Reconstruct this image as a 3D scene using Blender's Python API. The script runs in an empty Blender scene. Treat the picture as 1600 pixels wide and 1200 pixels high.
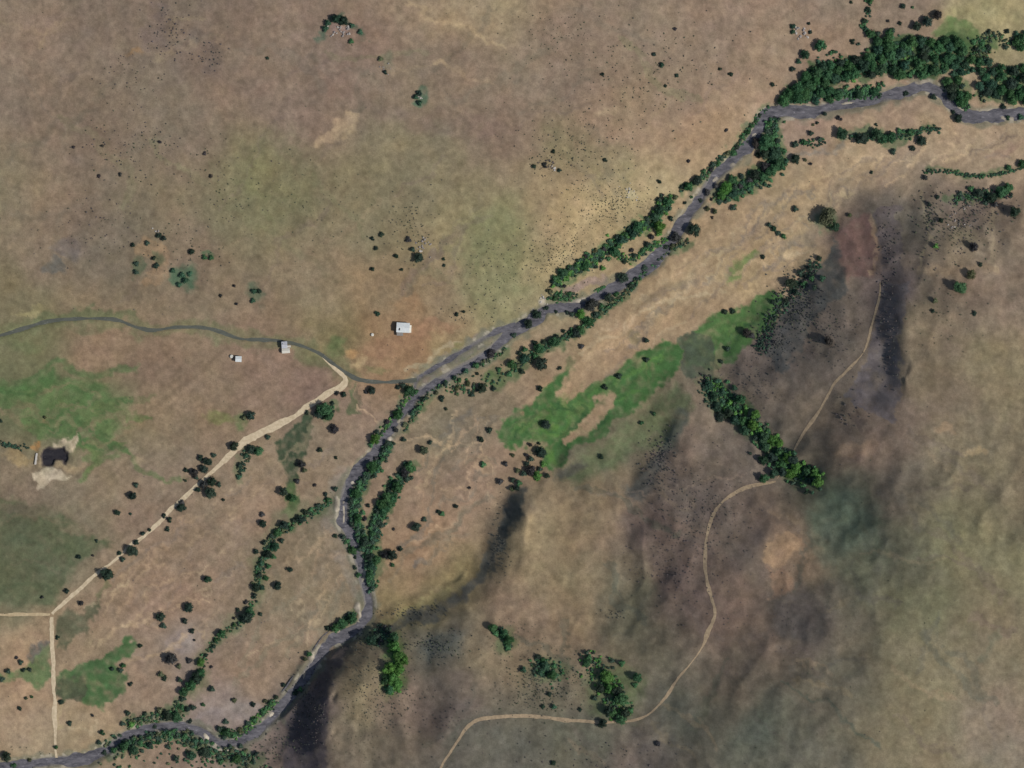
import bpy, math, random
import numpy as np
from mathutils import Vector

random.seed(7)
RNG = np.random.default_rng(11)
S = 0.8            # metres per photograph pixel on the valley floor
CAM_H = 6000.0     # flying height of the survey camera

# ---------------------------------------------------------------- camera, sky, sun, exposure
scene = bpy.context.scene
cam_data = bpy.data.cameras.new('camera')
cam = bpy.data.objects.new('camera', cam_data)
scene.collection.objects.link(cam)
cam.location = (0, 0, CAM_H)
cam.rotation_euler = (0, 0, 0)
cam_data.sensor_width = 36.0
cam_data.lens = 36.0 * CAM_H / (1600 * S)
cam_data.clip_start = 50.0
cam_data.clip_end = 60000.0
scene.camera = cam

SUN_EL = math.radians(40)
SUN_DIR = Vector((math.cos(SUN_EL) * 0.955, -math.cos(SUN_EL) * 0.297, math.sin(SUN_EL)))
world = bpy.data.worlds.new('World')
scene.world = world
world.use_nodes = True
wn = world.node_tree.nodes
wl = world.node_tree.links
wn.clear()
sky = wn.new('ShaderNodeTexSky')
sky.sky_type = 'NISHITA'
sky.sun_disc = False
sky.sun_elevation = SUN_EL
sky.sun_rotation = math.atan2(SUN_DIR.x, SUN_DIR.y)
sky.air_density = 1.0
sky.dust_density = 1.6
bg = wn.new('ShaderNodeBackground')
bg.inputs['Strength'].default_value = 0.07
wo = wn.new('ShaderNodeOutputWorld')
wl.new(sky.outputs['Color'], bg.inputs['Color'])
wl.new(bg.outputs['Background'], wo.inputs['Surface'])

sun_data = bpy.data.lights.new('sun', 'SUN')
sun_data.energy = 3.5
sun_data.angle = math.radians(0.53)
sun_data.color = (1.0, 0.955, 0.89)
sun = bpy.data.objects.new('sun', sun_data)
scene.collection.objects.link(sun)
sun.rotation_euler = SUN_DIR.to_track_quat('Z', 'Y').to_euler()
sun.location = (800, -300, 700)

scene.render.engine = 'CYCLES'
scene.view_settings.view_transform = 'Standard'
scene.view_settings.look = 'None'
scene.view_settings.exposure = 0.0
scene.view_settings.gamma = 1.0
scene.view_settings.use_curve_mapping = False
scene.cycles.filter_width = 1.5
scene.render.resolution_x = 1024
scene.render.resolution_y = 768

COL = scene.collection
# what a white horizontal card in the open reads as, per channel (sun plus sky)
CARD = (0.866, 0.885, 0.950)


def srgb(c):
    c = np.asarray(c, dtype=float) / 255.0
    return np.where(c <= 0.04045, c / 12.92, ((c + 0.055) / 1.055) ** 2.4)


def albedo(c):
    return srgb(c) / np.array(CARD)


# ---------------------------------------------------------------- helpers
def tag(o, label=None, cat=None, group=None, kind=None):
    if label:
        o['label'] = label
    if cat:
        o['category'] = cat
    if group:
        o['group'] = group
    if kind:
        o['kind'] = kind
    return o


def link(o, parent=None):
    COL.objects.link(o)
    if parent is not None:
        o.parent = parent
    return o


def mesh_obj(name, verts, faces, mat=None, parent=None, smooth=False):
    me = bpy.data.meshes.new(name)
    me.from_pydata([tuple(map(float, v)) for v in verts], [], faces)
    me.update()
    if mat:
        me.materials.append(mat)
    if smooth:
        me.polygons.foreach_set('use_smooth', [True] * len(me.polygons))
    return link(bpy.data.objects.new(name, me), parent)


def fast_mesh(name, verts, faces, mat=None, smooth=False):
    """verts (n,3) array, faces (m,k) array of equal size."""
    verts = np.asarray(verts, dtype=np.float32)
    faces = np.asarray(faces, dtype=np.int32)
    me = bpy.data.meshes.new(name)
    me.vertices.add(len(verts))
    me.vertices.foreach_set('co', verts.ravel())
    k = faces.shape[1]
    me.loops.add(faces.size)
    me.loops.foreach_set('vertex_index', faces.ravel())
    me.polygons.add(len(faces))
    me.polygons.foreach_set('loop_start', np.arange(0, faces.size, k, dtype=np.int32))
    me.polygons.foreach_set('loop_total', np.full(len(faces), k, dtype=np.int32))
    me.polygons.foreach_set('use_smooth', np.full(len(faces), smooth))
    me.update(calc_edges=True)
    if mat:
        me.materials.append(mat)
    return me


def empty(name, loc, rz=0.0):
    o = bpy.data.objects.new(name, None)
    o.location = loc
    o.rotation_euler = (0, 0, rz)
    o.empty_display_size = 1
    return link(o)


def new_mat(name):
    m = bpy.data.materials.new(name)
    m.use_nodes = True
    nt = m.node_tree
    b = nt.nodes['Principled BSDF']
    return m, nt, b


def noise_node(nt, scale, detail=3.0, rough=0.55, coord=None):
    n = nt.nodes.new('ShaderNodeTexNoise')
    n.inputs['Scale'].default_value = scale
    n.inputs['Detail'].default_value = detail
    n.inputs['Roughness'].default_value = rough
    if coord is None:
        coord = nt.nodes.new('ShaderNodeTexCoord').outputs['Object']
    nt.links.new(coord, n.inputs['Vector'])
    return n


def map_range(nt, sock, a, b, c, d):
    m = nt.nodes.new('ShaderNodeMapRange')
    m.inputs['From Min'].default_value = a
    m.inputs['From Max'].default_value = b
    m.inputs['To Min'].default_value = c
    m.inputs['To Max'].default_value = d
    nt.links.new(sock, m.inputs['Value'])
    return m.outputs['Result']


def mult_color(nt, col_sock, fac_sock):
    v = nt.nodes.new('ShaderNodeVectorMath')
    v.operation = 'SCALE'
    nt.links.new(col_sock, v.inputs[0])
    nt.links.new(fac_sock, v.inputs['Scale'])
    return v.outputs['Vector']


def speckled(name, color, color2, scale, rough=0.95, bump=0.0, spec=0.1):
    """a plain two-tone procedural surface"""
    m, nt, b = new_mat(name)
    geo = nt.nodes.new('ShaderNodeNewGeometry').outputs['Position']
    n = noise_node(nt, scale, 4, 0.6, geo)
    mx = nt.nodes.new('ShaderNodeMix')
    mx.data_type = 'RGBA'
    mx.inputs['A'].default_value = (*color, 1)
    mx.inputs['B'].default_value = (*color2, 1)
    nt.links.new(map_range(nt, n.outputs['Fac'], 0.3, 0.7, 0, 1), mx.inputs['Factor'])
    nt.links.new(mx.outputs['Result'], b.inputs['Base Color'])
    b.inputs['Roughness'].default_value = rough
    b.inputs['Specular IOR Level'].default_value = spec
    if bump:
        bp = nt.nodes.new('ShaderNodeBump')
        bp.inputs['Strength'].default_value = bump
        bp.inputs['Distance'].default_value = 0.3
        nt.links.new(n.outputs['Fac'], bp.inputs['Height'])
        nt.links.new(bp.outputs['Normal'], b.inputs['Normal'])
    return m


# ---------------------------------------------------------------- the land: survey grid
N_OUT = 14
STEP = 2.0
PX0, PX1, PY0, PY1 = -80.0, 1680.0, -80.0, 1280.0


def axis(a0, a1):
    core = np.arange(a0, a1 + 0.1, STEP)
    d = STEP * 2.0
    lo, hi = [], []
    x, y = a0, a1
    for i in range(N_OUT):
        d *= 1.85
        x -= d
        y += d
        lo.append(x)
        hi.append(y)
    return np.concatenate([np.array(lo[::-1]), core, np.array(hi)])


AX = axis(PX0, PX1)
AY = axis(PY0, PY1)
GX, GY = np.meshgrid(AX, AY)          # rows follow y (downwards in the photograph)
SH = GX.shape


def field(lx, ly=None, ang=0.0, power=0.0):
    """smooth random field, unit variance; lx, ly in grid cells"""
    ly = lx if ly is None else ly
    w = RNG.standard_normal(SH)
    fy = np.fft.fftfreq(SH[0])[:, None]
    fx = np.fft.rfftfreq(SH[1])[None, :]
    c, s = math.cos(ang), math.sin(ang)
    u = fx * c + fy * s
    v = -fx * s + fy * c
    k2 = (u * lx) ** 2 + (v * ly) ** 2
    if power:
        filt = 1.0 / (1.0 + k2 * 40) ** power
    else:
        filt = np.exp(-k2 * 9.0)
    f = np.fft.irfft2(np.fft.rfft2(w) * filt, s=SH)
    f -= f.mean()
    return f / f.std()


def smooth01(t):
    t = np.clip(t, 0, 1)
    return t * t * (3 - 2 * t)


# spot heights (photo x, photo y, metres)
SPOT = [
 # river thread
 (1600,178,6),(1500,172,5.5),(1420,140,5.2),(1260,174,4.6),(1185,198,4.3),(1118,275,4),(1062,355,3.7),(980,437,3.2),
 (880,481,2.9),(790,525,2.6),(700,575,2.3),(636,630,2),(572,725,1.7),(537,800,1.4),(568,905,1.1),(560,980,.9),(485,1042,.7),
 (430,1115,.5),(330,1150,.3),(216,1143,.2),(128,1185,0),(20,1198,0),
 # valley floor
 (1590,220,7.5),(1500,230,7),(1400,240,6.5),(1300,260,6),(1400,160,6.4),(1250,300,6),(1150,340,5.6),(1050,430,5),(1200,400,6),
 (950,530,4.6),(1120,480,6),(1050,530,5.4),(880,620,4),(800,680,3.6),(700,680,3.4),(650,760,3),(730,780,3.6),(640,880,3),(700,890,3.4),
 (590,940,2.6),(470,700,3),(400,760,3),(450,870,2.6),(500,960,2.2),(350,900,2.4),(250,900,2.5),(300,1000,2),(400,1030,1.8),(150,900,2.6),
 (150,1050,1.8),(50,1000,2.4),(40,1120,1.6),(250,1080,1.5),(0,1180,1.2),(300,780,3),(200,780,3.4),(60,780,4),(0,880,3.4),(550,640,3.4),
 # canal terrace and north slope
 (300,640,4.5),(100,640,5.5),(0,620,6),(480,590,4.6),(350,570,5.4),(150,560,6.4),(0,560,6.6),(0,525,7),(150,497,7.4),(330,513,6.6),
 (540,582,4.4),(620,540,7),(520,500,8),(700,520,7),(600,460,14),(780,460,11),(860,430,10),(900,370,14),(1000,320,12),(1000,260,21),
 (1070,270,12),(1150,180,13),(1180,120,14),(1100,120,24),(1050,60,34),(950,200,30),(950,80,42),(850,300,30),(820,180,42),(850,30,52),
 (700,380,25),(700,250,41),(700,120,52),(700,0,62),(550,380,24),(550,250,40),(540,120,54),(540,0,64),(400,440,14),(400,330,27),
 (400,200,44),(400,60,60),(250,420,17),(250,300,32),(250,150,50),(250,0,63),(100,440,13),(100,330,27),(100,200,42),(100,60,56),
 (0,450,12),(0,300,28),(0,150,46),(0,0,58),(1230,60,15),(1250,110,9),(1350,40,10),(1450,30,11),(1550,30,13),(1400,95,7),(1500,90,8),
 (1590,90,9),(1350,0,14),(1200,0,22),(1600,0,17),
 # foot of the south-east hills
 (1600,275,8),(1520,285,8),(1450,290,8),(1390,305,8.5),(1325,335,7.5),(1292,375,7.5),(1250,432,7),(1205,492,7),(1150,560,8),(1105,592,8),
 (1035,612,8),(985,655,8),(930,700,7),(870,742,6),
 # spur with the hill track, its dark west face, the ridge above it
 (1370,345,15),(1340,400,21),(1310,440,21),(1372,430,28),(1300,500,29),(1260,500,21),(1240,560,25),(1350,500,37),(1372,490,40),
 (1330,560,41),(1290,620,38),(1230,620,29),(1395,340,13),(1412,380,25),(1416,430,39),(1418,500,56),(1410,560,61.5),(1398,620,63),(1376,560,47),
 (1355,620,52),(1460,330,16),(1500,340,18),(1470,400,40),(1470,480,55),(1560,350,22),(1600,330,20),(1540,420,40),(1600,430,36),
 (1540,500,55),(1600,560,57),(1480,580,64),(1500,680,67),(1600,700,67),(1400,700,69),(1330,680,57),(1300,720,52),
 # side gully with trees
 (1150,640,15),(1200,690,25),(1262,742,38),(1180,600,22),(1225,665,33),(1120,690,25),(1085,650,20),(1170,745,34),(1215,765,40),
 # hillside west of the gully, terrace above the scarp
 (1028,690,14),(1062,704,25),(960,740,16),(984,750,17),(1016,768,28),(1065,745,30),(900,790,19),(850,830,20),(830,790,18),(900,900,25),(830,920,21),(970,850,30),
 (1040,830,42),(1100,800,46),(1085,880,53),(1150,850,60),(1000,930,36),(940,980,32),(1100,960,58),(1200,850,63),(1250,800,58),
 (1330,800,66),(1240,900,70),(1200,960,74),(1300,960,88),(1400,850,88),(1380,940,96),(1500,850,88),(1600,850,86),(1500,1000,95),
 (1600,1000,88),(1600,1200,88),(1450,1120,99),(1350,1200,98),(1330,1070,99),(1200,1060,82),(1120,1040,66),(1230,1180,88),
 (1100,1150,72),(1030,1080,58),(1000,1010,46),(1000,1150,60),(920,1060,46),(900,1150,52),(830,1000,33),(800,1080,42),(800,1160,50),
 (740,980,28),(740,1050,42),(700,1000,30),(660,1000,20),(640,1060,30),(700,1100,44),(690,1180,50),(620,1100,34),(620,1180,42),
 (570,1040,25),(560,1100,31),(560,1180,37),(520,1060,22),(522,1120,28),(520,1190,31),(470,1090,2.6),(452,1125,3),(440,1170,4),(420,1200,5),
 (500,1045,4),(530,1015,3),(585,1005,13),(300,1210,3),(200,1230,4),
]
for fx, fy, fh, tx, ty, th in [(788,795,5,820,802,18.5),(768,855,4.5,799,862,18),(742,895,4,766,916,17),(690,928,4,702,955,16),
                               (640,950,4,650,977,15),(592,975,3,602,1000,14),(778,828,4.8,810,832,18.2),(757,878,4.2,784,892,17.5),(718,913,4,735,938,16.5),(665,940,4,675,966,15.5)]:
    SPOT += [(fx, fy, fh), (tx, ty, th)]

for ry, rt, rb in [(445,42.5,31),(470,49.5,36),(520,58,42.5),(545,60.5,45),(590,63.5,50)]:
    SPOT += [(1413 - (ry - 445) * .06, ry, rt), (1424 - (ry - 445) * .06, ry, rt - .5), (1377 - (ry - 445) * .12, ry, rb)]
SPOT += [(514,1085,26),(515,1145,29.5),(516,1180,31),(526,1085,26.5),(527,1145,30),(478,1075,3),(462,1105,3),(452,1150,4)]
sp = np.array(SPOT, dtype=float)
south = (sp[:, 0] * 0.72 + sp[:, 1] * 0.9) > 1050          # hills on the far side of the valley
sp[:, 2] = np.where(sp[:, 2] > 8, 8 + (sp[:, 2] - 8) * np.where(south, 1.36, 0.70), sp[:, 2])
n = len(sp)


def tps_kernel(r2):
    return 0.5 * r2 * np.log(np.maximum(r2, 1e-12))


q = sp[:, :2] / 400.0
d2 = ((q[:, None, :] - q[None, :, :]) ** 2).sum(-1)
A = np.zeros((n + 3, n + 3))
A[:n, :n] = tps_kernel(d2) + np.eye(n) * 6e-5
A[:n, n] = 1
A[:n, n + 1:] = q
A[n, :n] = 1
A[n + 1:, :n] = q.T
rhs = np.concatenate([sp[:, 2], np.zeros(3)])
coef = np.linalg.solve(A, rhs)


def tps(px, py):
    x = np.clip(px, -120, 1720) / 400.0
    y = np.clip(py, -120, 1320) / 400.0
    out = coef[n] + coef[n + 1] * x + coef[n + 2] * y
    for i in range(n):
        out = out + coef[i] * tps_kernel((x - q[i, 0]) ** 2 + (y - q[i, 1]) ** 2)
    return out


# the spline is smooth: solve on a coarser mesh of points and interpolate
CX = np.concatenate([AX[:N_OUT], np.arange(PX0, PX1 + 1, 4.0), AX[-N_OUT:]])
CY = np.concatenate([AY[:N_OUT], np.arange(PY0, PY1 + 1, 4.0), AY[-N_OUT:]])
cgx, cgy = np.meshgrid(CX, CY)
coarse = tps(cgx, cgy)


def bilerp(arr, xs, ys, px, py):
    ix = np.clip(np.searchsorted(xs, px, side='right') - 1, 0, len(xs) - 2)
    iy = np.clip(np.searchsorted(ys, py, side='right') - 1, 0, len(ys) - 2)
    tx = np.clip((px - xs[ix]) / (xs[ix + 1] - xs[ix]), 0, 1)
    ty = np.clip((py - ys[iy]) / (ys[iy + 1] - ys[iy]), 0, 1)
    return (arr[iy, ix] * (1 - tx) + arr[iy, ix + 1] * tx) * (1 - ty) + (arr[iy + 1, ix] * (1 - tx) + arr[iy + 1, ix + 1] * tx) * ty


H = bilerp(coarse, CX, CY, GX, GY)
BASE = H.copy()
gy_, gx_ = np.gradient(H, AY, AX)
slope = np.hypot(gx_, gy_) / S
hilly = smooth01((slope - 0.02) / 0.2)
SIDE_AMP = np.where(smooth01(((GX * 0.72 + GY * 0.9) - 950) / 200) > 0, smooth01(((GX * 0.72 + GY * 0.9) - 950) / 200), 0) * 0.6 + 0.4
n_big = field(40)
n_mid = field(14)
n_small = field(5)
n_tiny = field(2.2)
rid = 1 - np.abs(field(17)) / 1.2
rid2 = 1 - np.abs(field(8)) / 1.2
gul = 1 - np.abs(field(9, 34, ang=0.5)) / 1.2
southness = (SIDE_AMP - 0.4) / 0.6
H = H + hilly * (southness * (rid * 1.7 + rid2 * 0.7) - (1 - southness) * gul * 0.9)
H = H + hilly * SIDE_AMP * (n_big * 1.5 + n_mid * 0.8 + n_small * 0.38) + (0.25 + hilly) * (n_mid * 0.18 + n_small * 0.06)
far = np.maximum(np.maximum(PX0 - GX, GX - PX1), np.maximum(PY0 - GY, GY - PY1))
far = np.clip(far / 4000.0, 0, 1)
H = H + far * (n_small * 30 + 30)


def seg_field(pts, reach, widths=None):
    """distance to a polyline and position along it on the whole grid"""
    D = np.full(SH, 1e9)
    T = np.zeros(SH)
    for i in range(len(pts) - 1):
        (x0, y0), (x1, y1) = pts[i][:2], pts[i + 1][:2]
        a = np.searchsorted(AX, min(x0, x1) - reach)
        b = np.searchsorted(AX, max(x0, x1) + reach)
        c = np.searchsorted(AY, min(y0, y1) - reach)
        d = np.searchsorted(AY, max(y0, y1) + reach)
        if b <= a or d <= c:
            continue
        X = GX[c:d, a:b]
        Y = GY[c:d, a:b]
        L2 = max((x1 - x0) ** 2 + (y1 - y0) ** 2, 1e-6)
        t = np.clip(((X - x0) * (x1 - x0) + (Y - y0) * (y1 - y0)) / L2, 0, 1)
        dd = np.hypot(X - x0 - t * (x1 - x0), Y - y0 - t * (y1 - y0))
        better = dd < D[c:d, a:b]
        D[c:d, a:b][better] = dd[better]
        T[c:d, a:b][better] = (i + t)[better]
    return D, T


def dense(pts, step=4.0):
    """Catmull-Rom resampling of (x, y, ...) control points"""
    P = np.array(pts, dtype=float)
    P = np.vstack([2 * P[0] - P[1], P, 2 * P[-1] - P[-2]])
    out = []
    for i in range(1, len(P) - 2):
        p0, p1, p2, p3 = P[i - 1], P[i], P[i + 1], P[i + 2]
        m = max(1, int(np.hypot(*(p2 - p1)[:2]) / step))
        for k in range(m):
            t = k / m
            out.append(0.5 * ((2 * p1) + (-p0 + p2) * t + (2 * p0 - 5 * p1 + 4 * p2 - p3) * t * t + (-p0 + 3 * p1 - 3 * p2 + p3) * t ** 3))
    out.append(P[-2])
    return np.array(out)


def to_map(px, py):
    """photograph pixel -> place on the survey grid (relief displaces high ground outwards)"""
    mx, my = np.asarray(px, float), np.asarray(py, float)
    ox, oy = mx, my
    for _ in range(4):
        k = 1 - bilerp(BASE, AX, AY, mx, my) / CAM_H
        mx = 800 + (ox - 800) * k
        my = 600 + (oy - 600) * k
    return mx, my


def map_pts(pts):
    P = np.array(pts, dtype=float)
    mx, my = to_map(P[:, 0], P[:, 1])
    P[:, 0], P[:, 1] = mx, my
    return P


# ---------------------------------------------------------------- river, canal, pond: cut into the land
RIVER = [(1720,176,24),(1660,178,24),(1600,178,24),(1560,180,25),(1520,182,23),(1500,172,19),(1480,152,19),(1462,139,20),(1440,135,20),(1415,141,18),(1380,150,16),
 (1340,158,16),(1300,167,19),(1260,174,22),(1215,176,21),(1198,181,19),(1185,198,18),(1172,220,17),(1152,244,17),(1135,259,16),(1118,276,15),
 (1105,293,16),(1090,313,18),(1075,336,18),(1062,356,19),(1050,375,19),(1030,397,19),(1005,420,20),(980,437,21),(955,453,21),(930,466,21),
 (905,477,19),(880,481,17),(855,482,17),(840,492,19),(817,508,18),(797,522,14),(767,548,11),(742,565,10),(719,577,10),(695,591,11),(668,606,13),(650,620,15),
 (637,636,15),(620,655,15),(605,680,16),(590,705,16),(572,725,17),(555,745,17),(543,765,15),(537,790,18),(537,815,17),(545,835,15),(554,857,12),
 (562,880,11),(569,905,11),(574,925,12),(576,945,14),(572,962,15),(562,980,17),(545,990,17),(520,1003,17),(500,1020,18),(485,1042,18),
 (470,1065,19),(455,1085,19),(440,1105,17),(418,1128,14),(392,1147,13),(367,1160,13),(345,1160,12),(328,1153,12),(310,1141,12),(286,1136,12),
 (262,1134,12),(238,1137,12),(214,1144,12),(190,1152,13),(174,1165,14),(156,1178,15),(128,1186,17),(82,1191,17),(37,1197,16),(-20,1206,16),(-70,1214,16)]
SIDE = [(806,508,5),(781,515,6),(758,527,5),(727,546,5),(695,565,6),(672,579,5),(652,592,5),(648,606,5)]
CANAL = [(-70,540,5),(0,524,5),(40,512,5),(75,502,5),(120,498,5),(165,498,5),(190,502,5),(215,512,5),(240,516,5),(270,512,5),(310,511,5),(340,517,5),
 (375,529,5),(410,531,5),(440,533,5),(475,542,5),(500,553,5),(520,568,5),(545,585,6),(565,594,6),(600,597,6),(630,596,6),(652,594,6)]


def cut(points, level_off, depth, bank, wig=1.0):
    P = map_pts(dense(points, 5))
    lev = bilerp(BASE, AX, AY, P[:, 0], P[:, 1])
    k = np.ones(15) / 15
    lev = np.convolve(np.pad(lev, 7, mode='edge'), k, mode='valid')
    lev = np.minimum.accumulate(lev + 0.0) if lev[0] > lev[-1] else lev
    lev = lev + level_off
    D, T = seg_field(P, 45)
    i0 = np.clip(T.astype(int), 0, len(P) - 2)
    f = T - i0
    wid = (P[i0, 2] * (1 - f) + P[i0 + 1, 2] * f) / 2
    lv = lev[i0] * (1 - f) + lev[i0 + 1] * f
    d = (D + (n_tiny * 1.0 + n_small * 1.7) * wig) / wid
    prof = np.where(d < 1, -depth * (1 - d ** 2), np.minimum((d - 1) * wid * S * bank, -level_off + 0.15))
    blend = smooth01((D - wid * 1.25) / np.maximum(wid * 0.9, 5))
    return P, lev, np.where(D < 40, lv + prof, 1e9), blend, D


wr = random.Random(3)
RIVER = [(x + wr.uniform(-1.5, 1.5), y + wr.uniform(-1.5, 1.5), w * wr.uniform(0.66, 1.02)) for x, y, w in RIVER]
rivP, rivL, rivH, rivB, rivD = cut(RIVER, -0.9, 1.1, 0.28)
sidP, sidL, sidH, sidB, sidD = cut(SIDE, -0.7, 0.5, 0.2)
canP, canL, canH, canB, canD = cut(CANAL, -0.5, 0.9, 0.45, 0.25)
for hh, bb, dd in ((sidH, sidB, sidD), (canH, canB, canD), (rivH, rivB, rivD)):
    m = dd < 40
    H[m] = hh[m] * (1 - bb[m]) + H[m] * bb[m]

# gravel bars stand a little above the water (x, y, rx, ry, angle of long side)
BARS = [(571,893,4,16,.2),(561,955,4,14,-.1),(550,754,4,5,.4),(526,790,3,9,0),(486,1024,4,8,.2),(250,1142,12,3,0),(322,1152,4,8,-.5),
        (335,1168,4,7,0),(345,1171,10,2.5,0),(1117,280,5,3,-.6),(1143,257,5,4,-.6),(847,470,5,8,.4),
        (534,840,4,4,0),(476,1054,3,8,.3),(1178,212,3,4,.5),(622,657,3,5,.5),(606,690,3,6,.5),(1500,168,8,3,.6),
        (424,1117,3,6,.8),(1440,128,10,3,-.2),(905,470,9,3,-.2),(537,800,2,22,0),(1575,184,9,3,0),(1330,160,12,2,-.15)]
bar_mask = np.zeros(SH)
for bx, by, rx, ry, an in BARS:
    mx, my = to_map(bx, by)
    dx, dy = GX - mx, GY - my
    c, s = math.cos(an), math.sin(an)
    r = np.hypot((dx * c + dy * s) / rx, (-dx * s + dy * c) / ry) + n_tiny * 0.3
    bar_mask = np.maximum(bar_mask, smooth01((1.35 - r) / 0.7))
near_w = np.minimum(rivD, sidD) < 24
H = np.where(near_w, H + bar_mask * 1.25, H)

# the dug pond
POND = [(67,703),(82,701),(99,700),(106,708),(108,718),(106,730),(99,729),(96,722),(86,722),(78,727),(67,727),(65,715)]


def poly_sd(poly, qx=None, qy=None):
    """signed distance (negative inside)"""
    X = GX if qx is None else qx
    Y = GY if qy is None else qy
    D = np.full(X.shape, 1e9)
    ins = np.zeros(X.shape, bool)
    m = len(poly)
    for i in range(m):
        x0, y0 = poly[i]
        x1, y1 = poly[(i + 1) % m]
        L2 = max((x1 - x0) ** 2 + (y1 - y0) ** 2, 1e-9)
        t = np.clip(((X - x0) * (x1 - x0) + (Y - y0) * (y1 - y0)) / L2, 0, 1)
        D = np.minimum(D, np.hypot(X - x0 - t * (x1 - x0), Y - y0 - t * (y1 - y0)))
        if y0 != y1:
            cr = ((y0 > Y) != (y1 > Y)) & (X < (x1 - x0) * (Y - y0) / (y1 - y0) + x0)
            ins ^= cr
    return np.where(ins, -D, D)


pa, pb = np.searchsorted(AX, 20), np.searchsorted(AX, 160)
pc, pd = np.searchsorted(AY, 660), np.searchsorted(AY, 780)
psd = poly_sd([tuple(map(float, to_map(*p))) for p in POND], GX[pc:pd, pa:pb], GY[pc:pd, pa:pb]) + n_tiny[pc:pd, pa:pb] * 1.6 + n_small[pc:pd, pa:pb] * 0.8
pond_lv = float(H[pc:pd, pa:pb][psd < 0].mean()) - 2.2
sub = H[pc:pd, pa:pb]
sub[:] = np.where(psd < 0, np.maximum(sub + psd * 1.1, pond_lv - 1.2), sub + 0.9 * np.exp(-((psd - 6) / 4) ** 2))


def ground_z(px, py):
    return bilerp(H, AX, AY, px, py)


def world_xy(mx, my):
    return (np.asarray(mx) - 800) * S, (600 - np.asarray(my)) * S


def place(px, py, dz=0.0):
    """photograph pixel -> point on the land"""
    mx, my = to_map(px, py)
    x, y = world_xy(mx, my)
    return Vector((float(x), float(y), float(ground_z(mx, my)) + dz))

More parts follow.
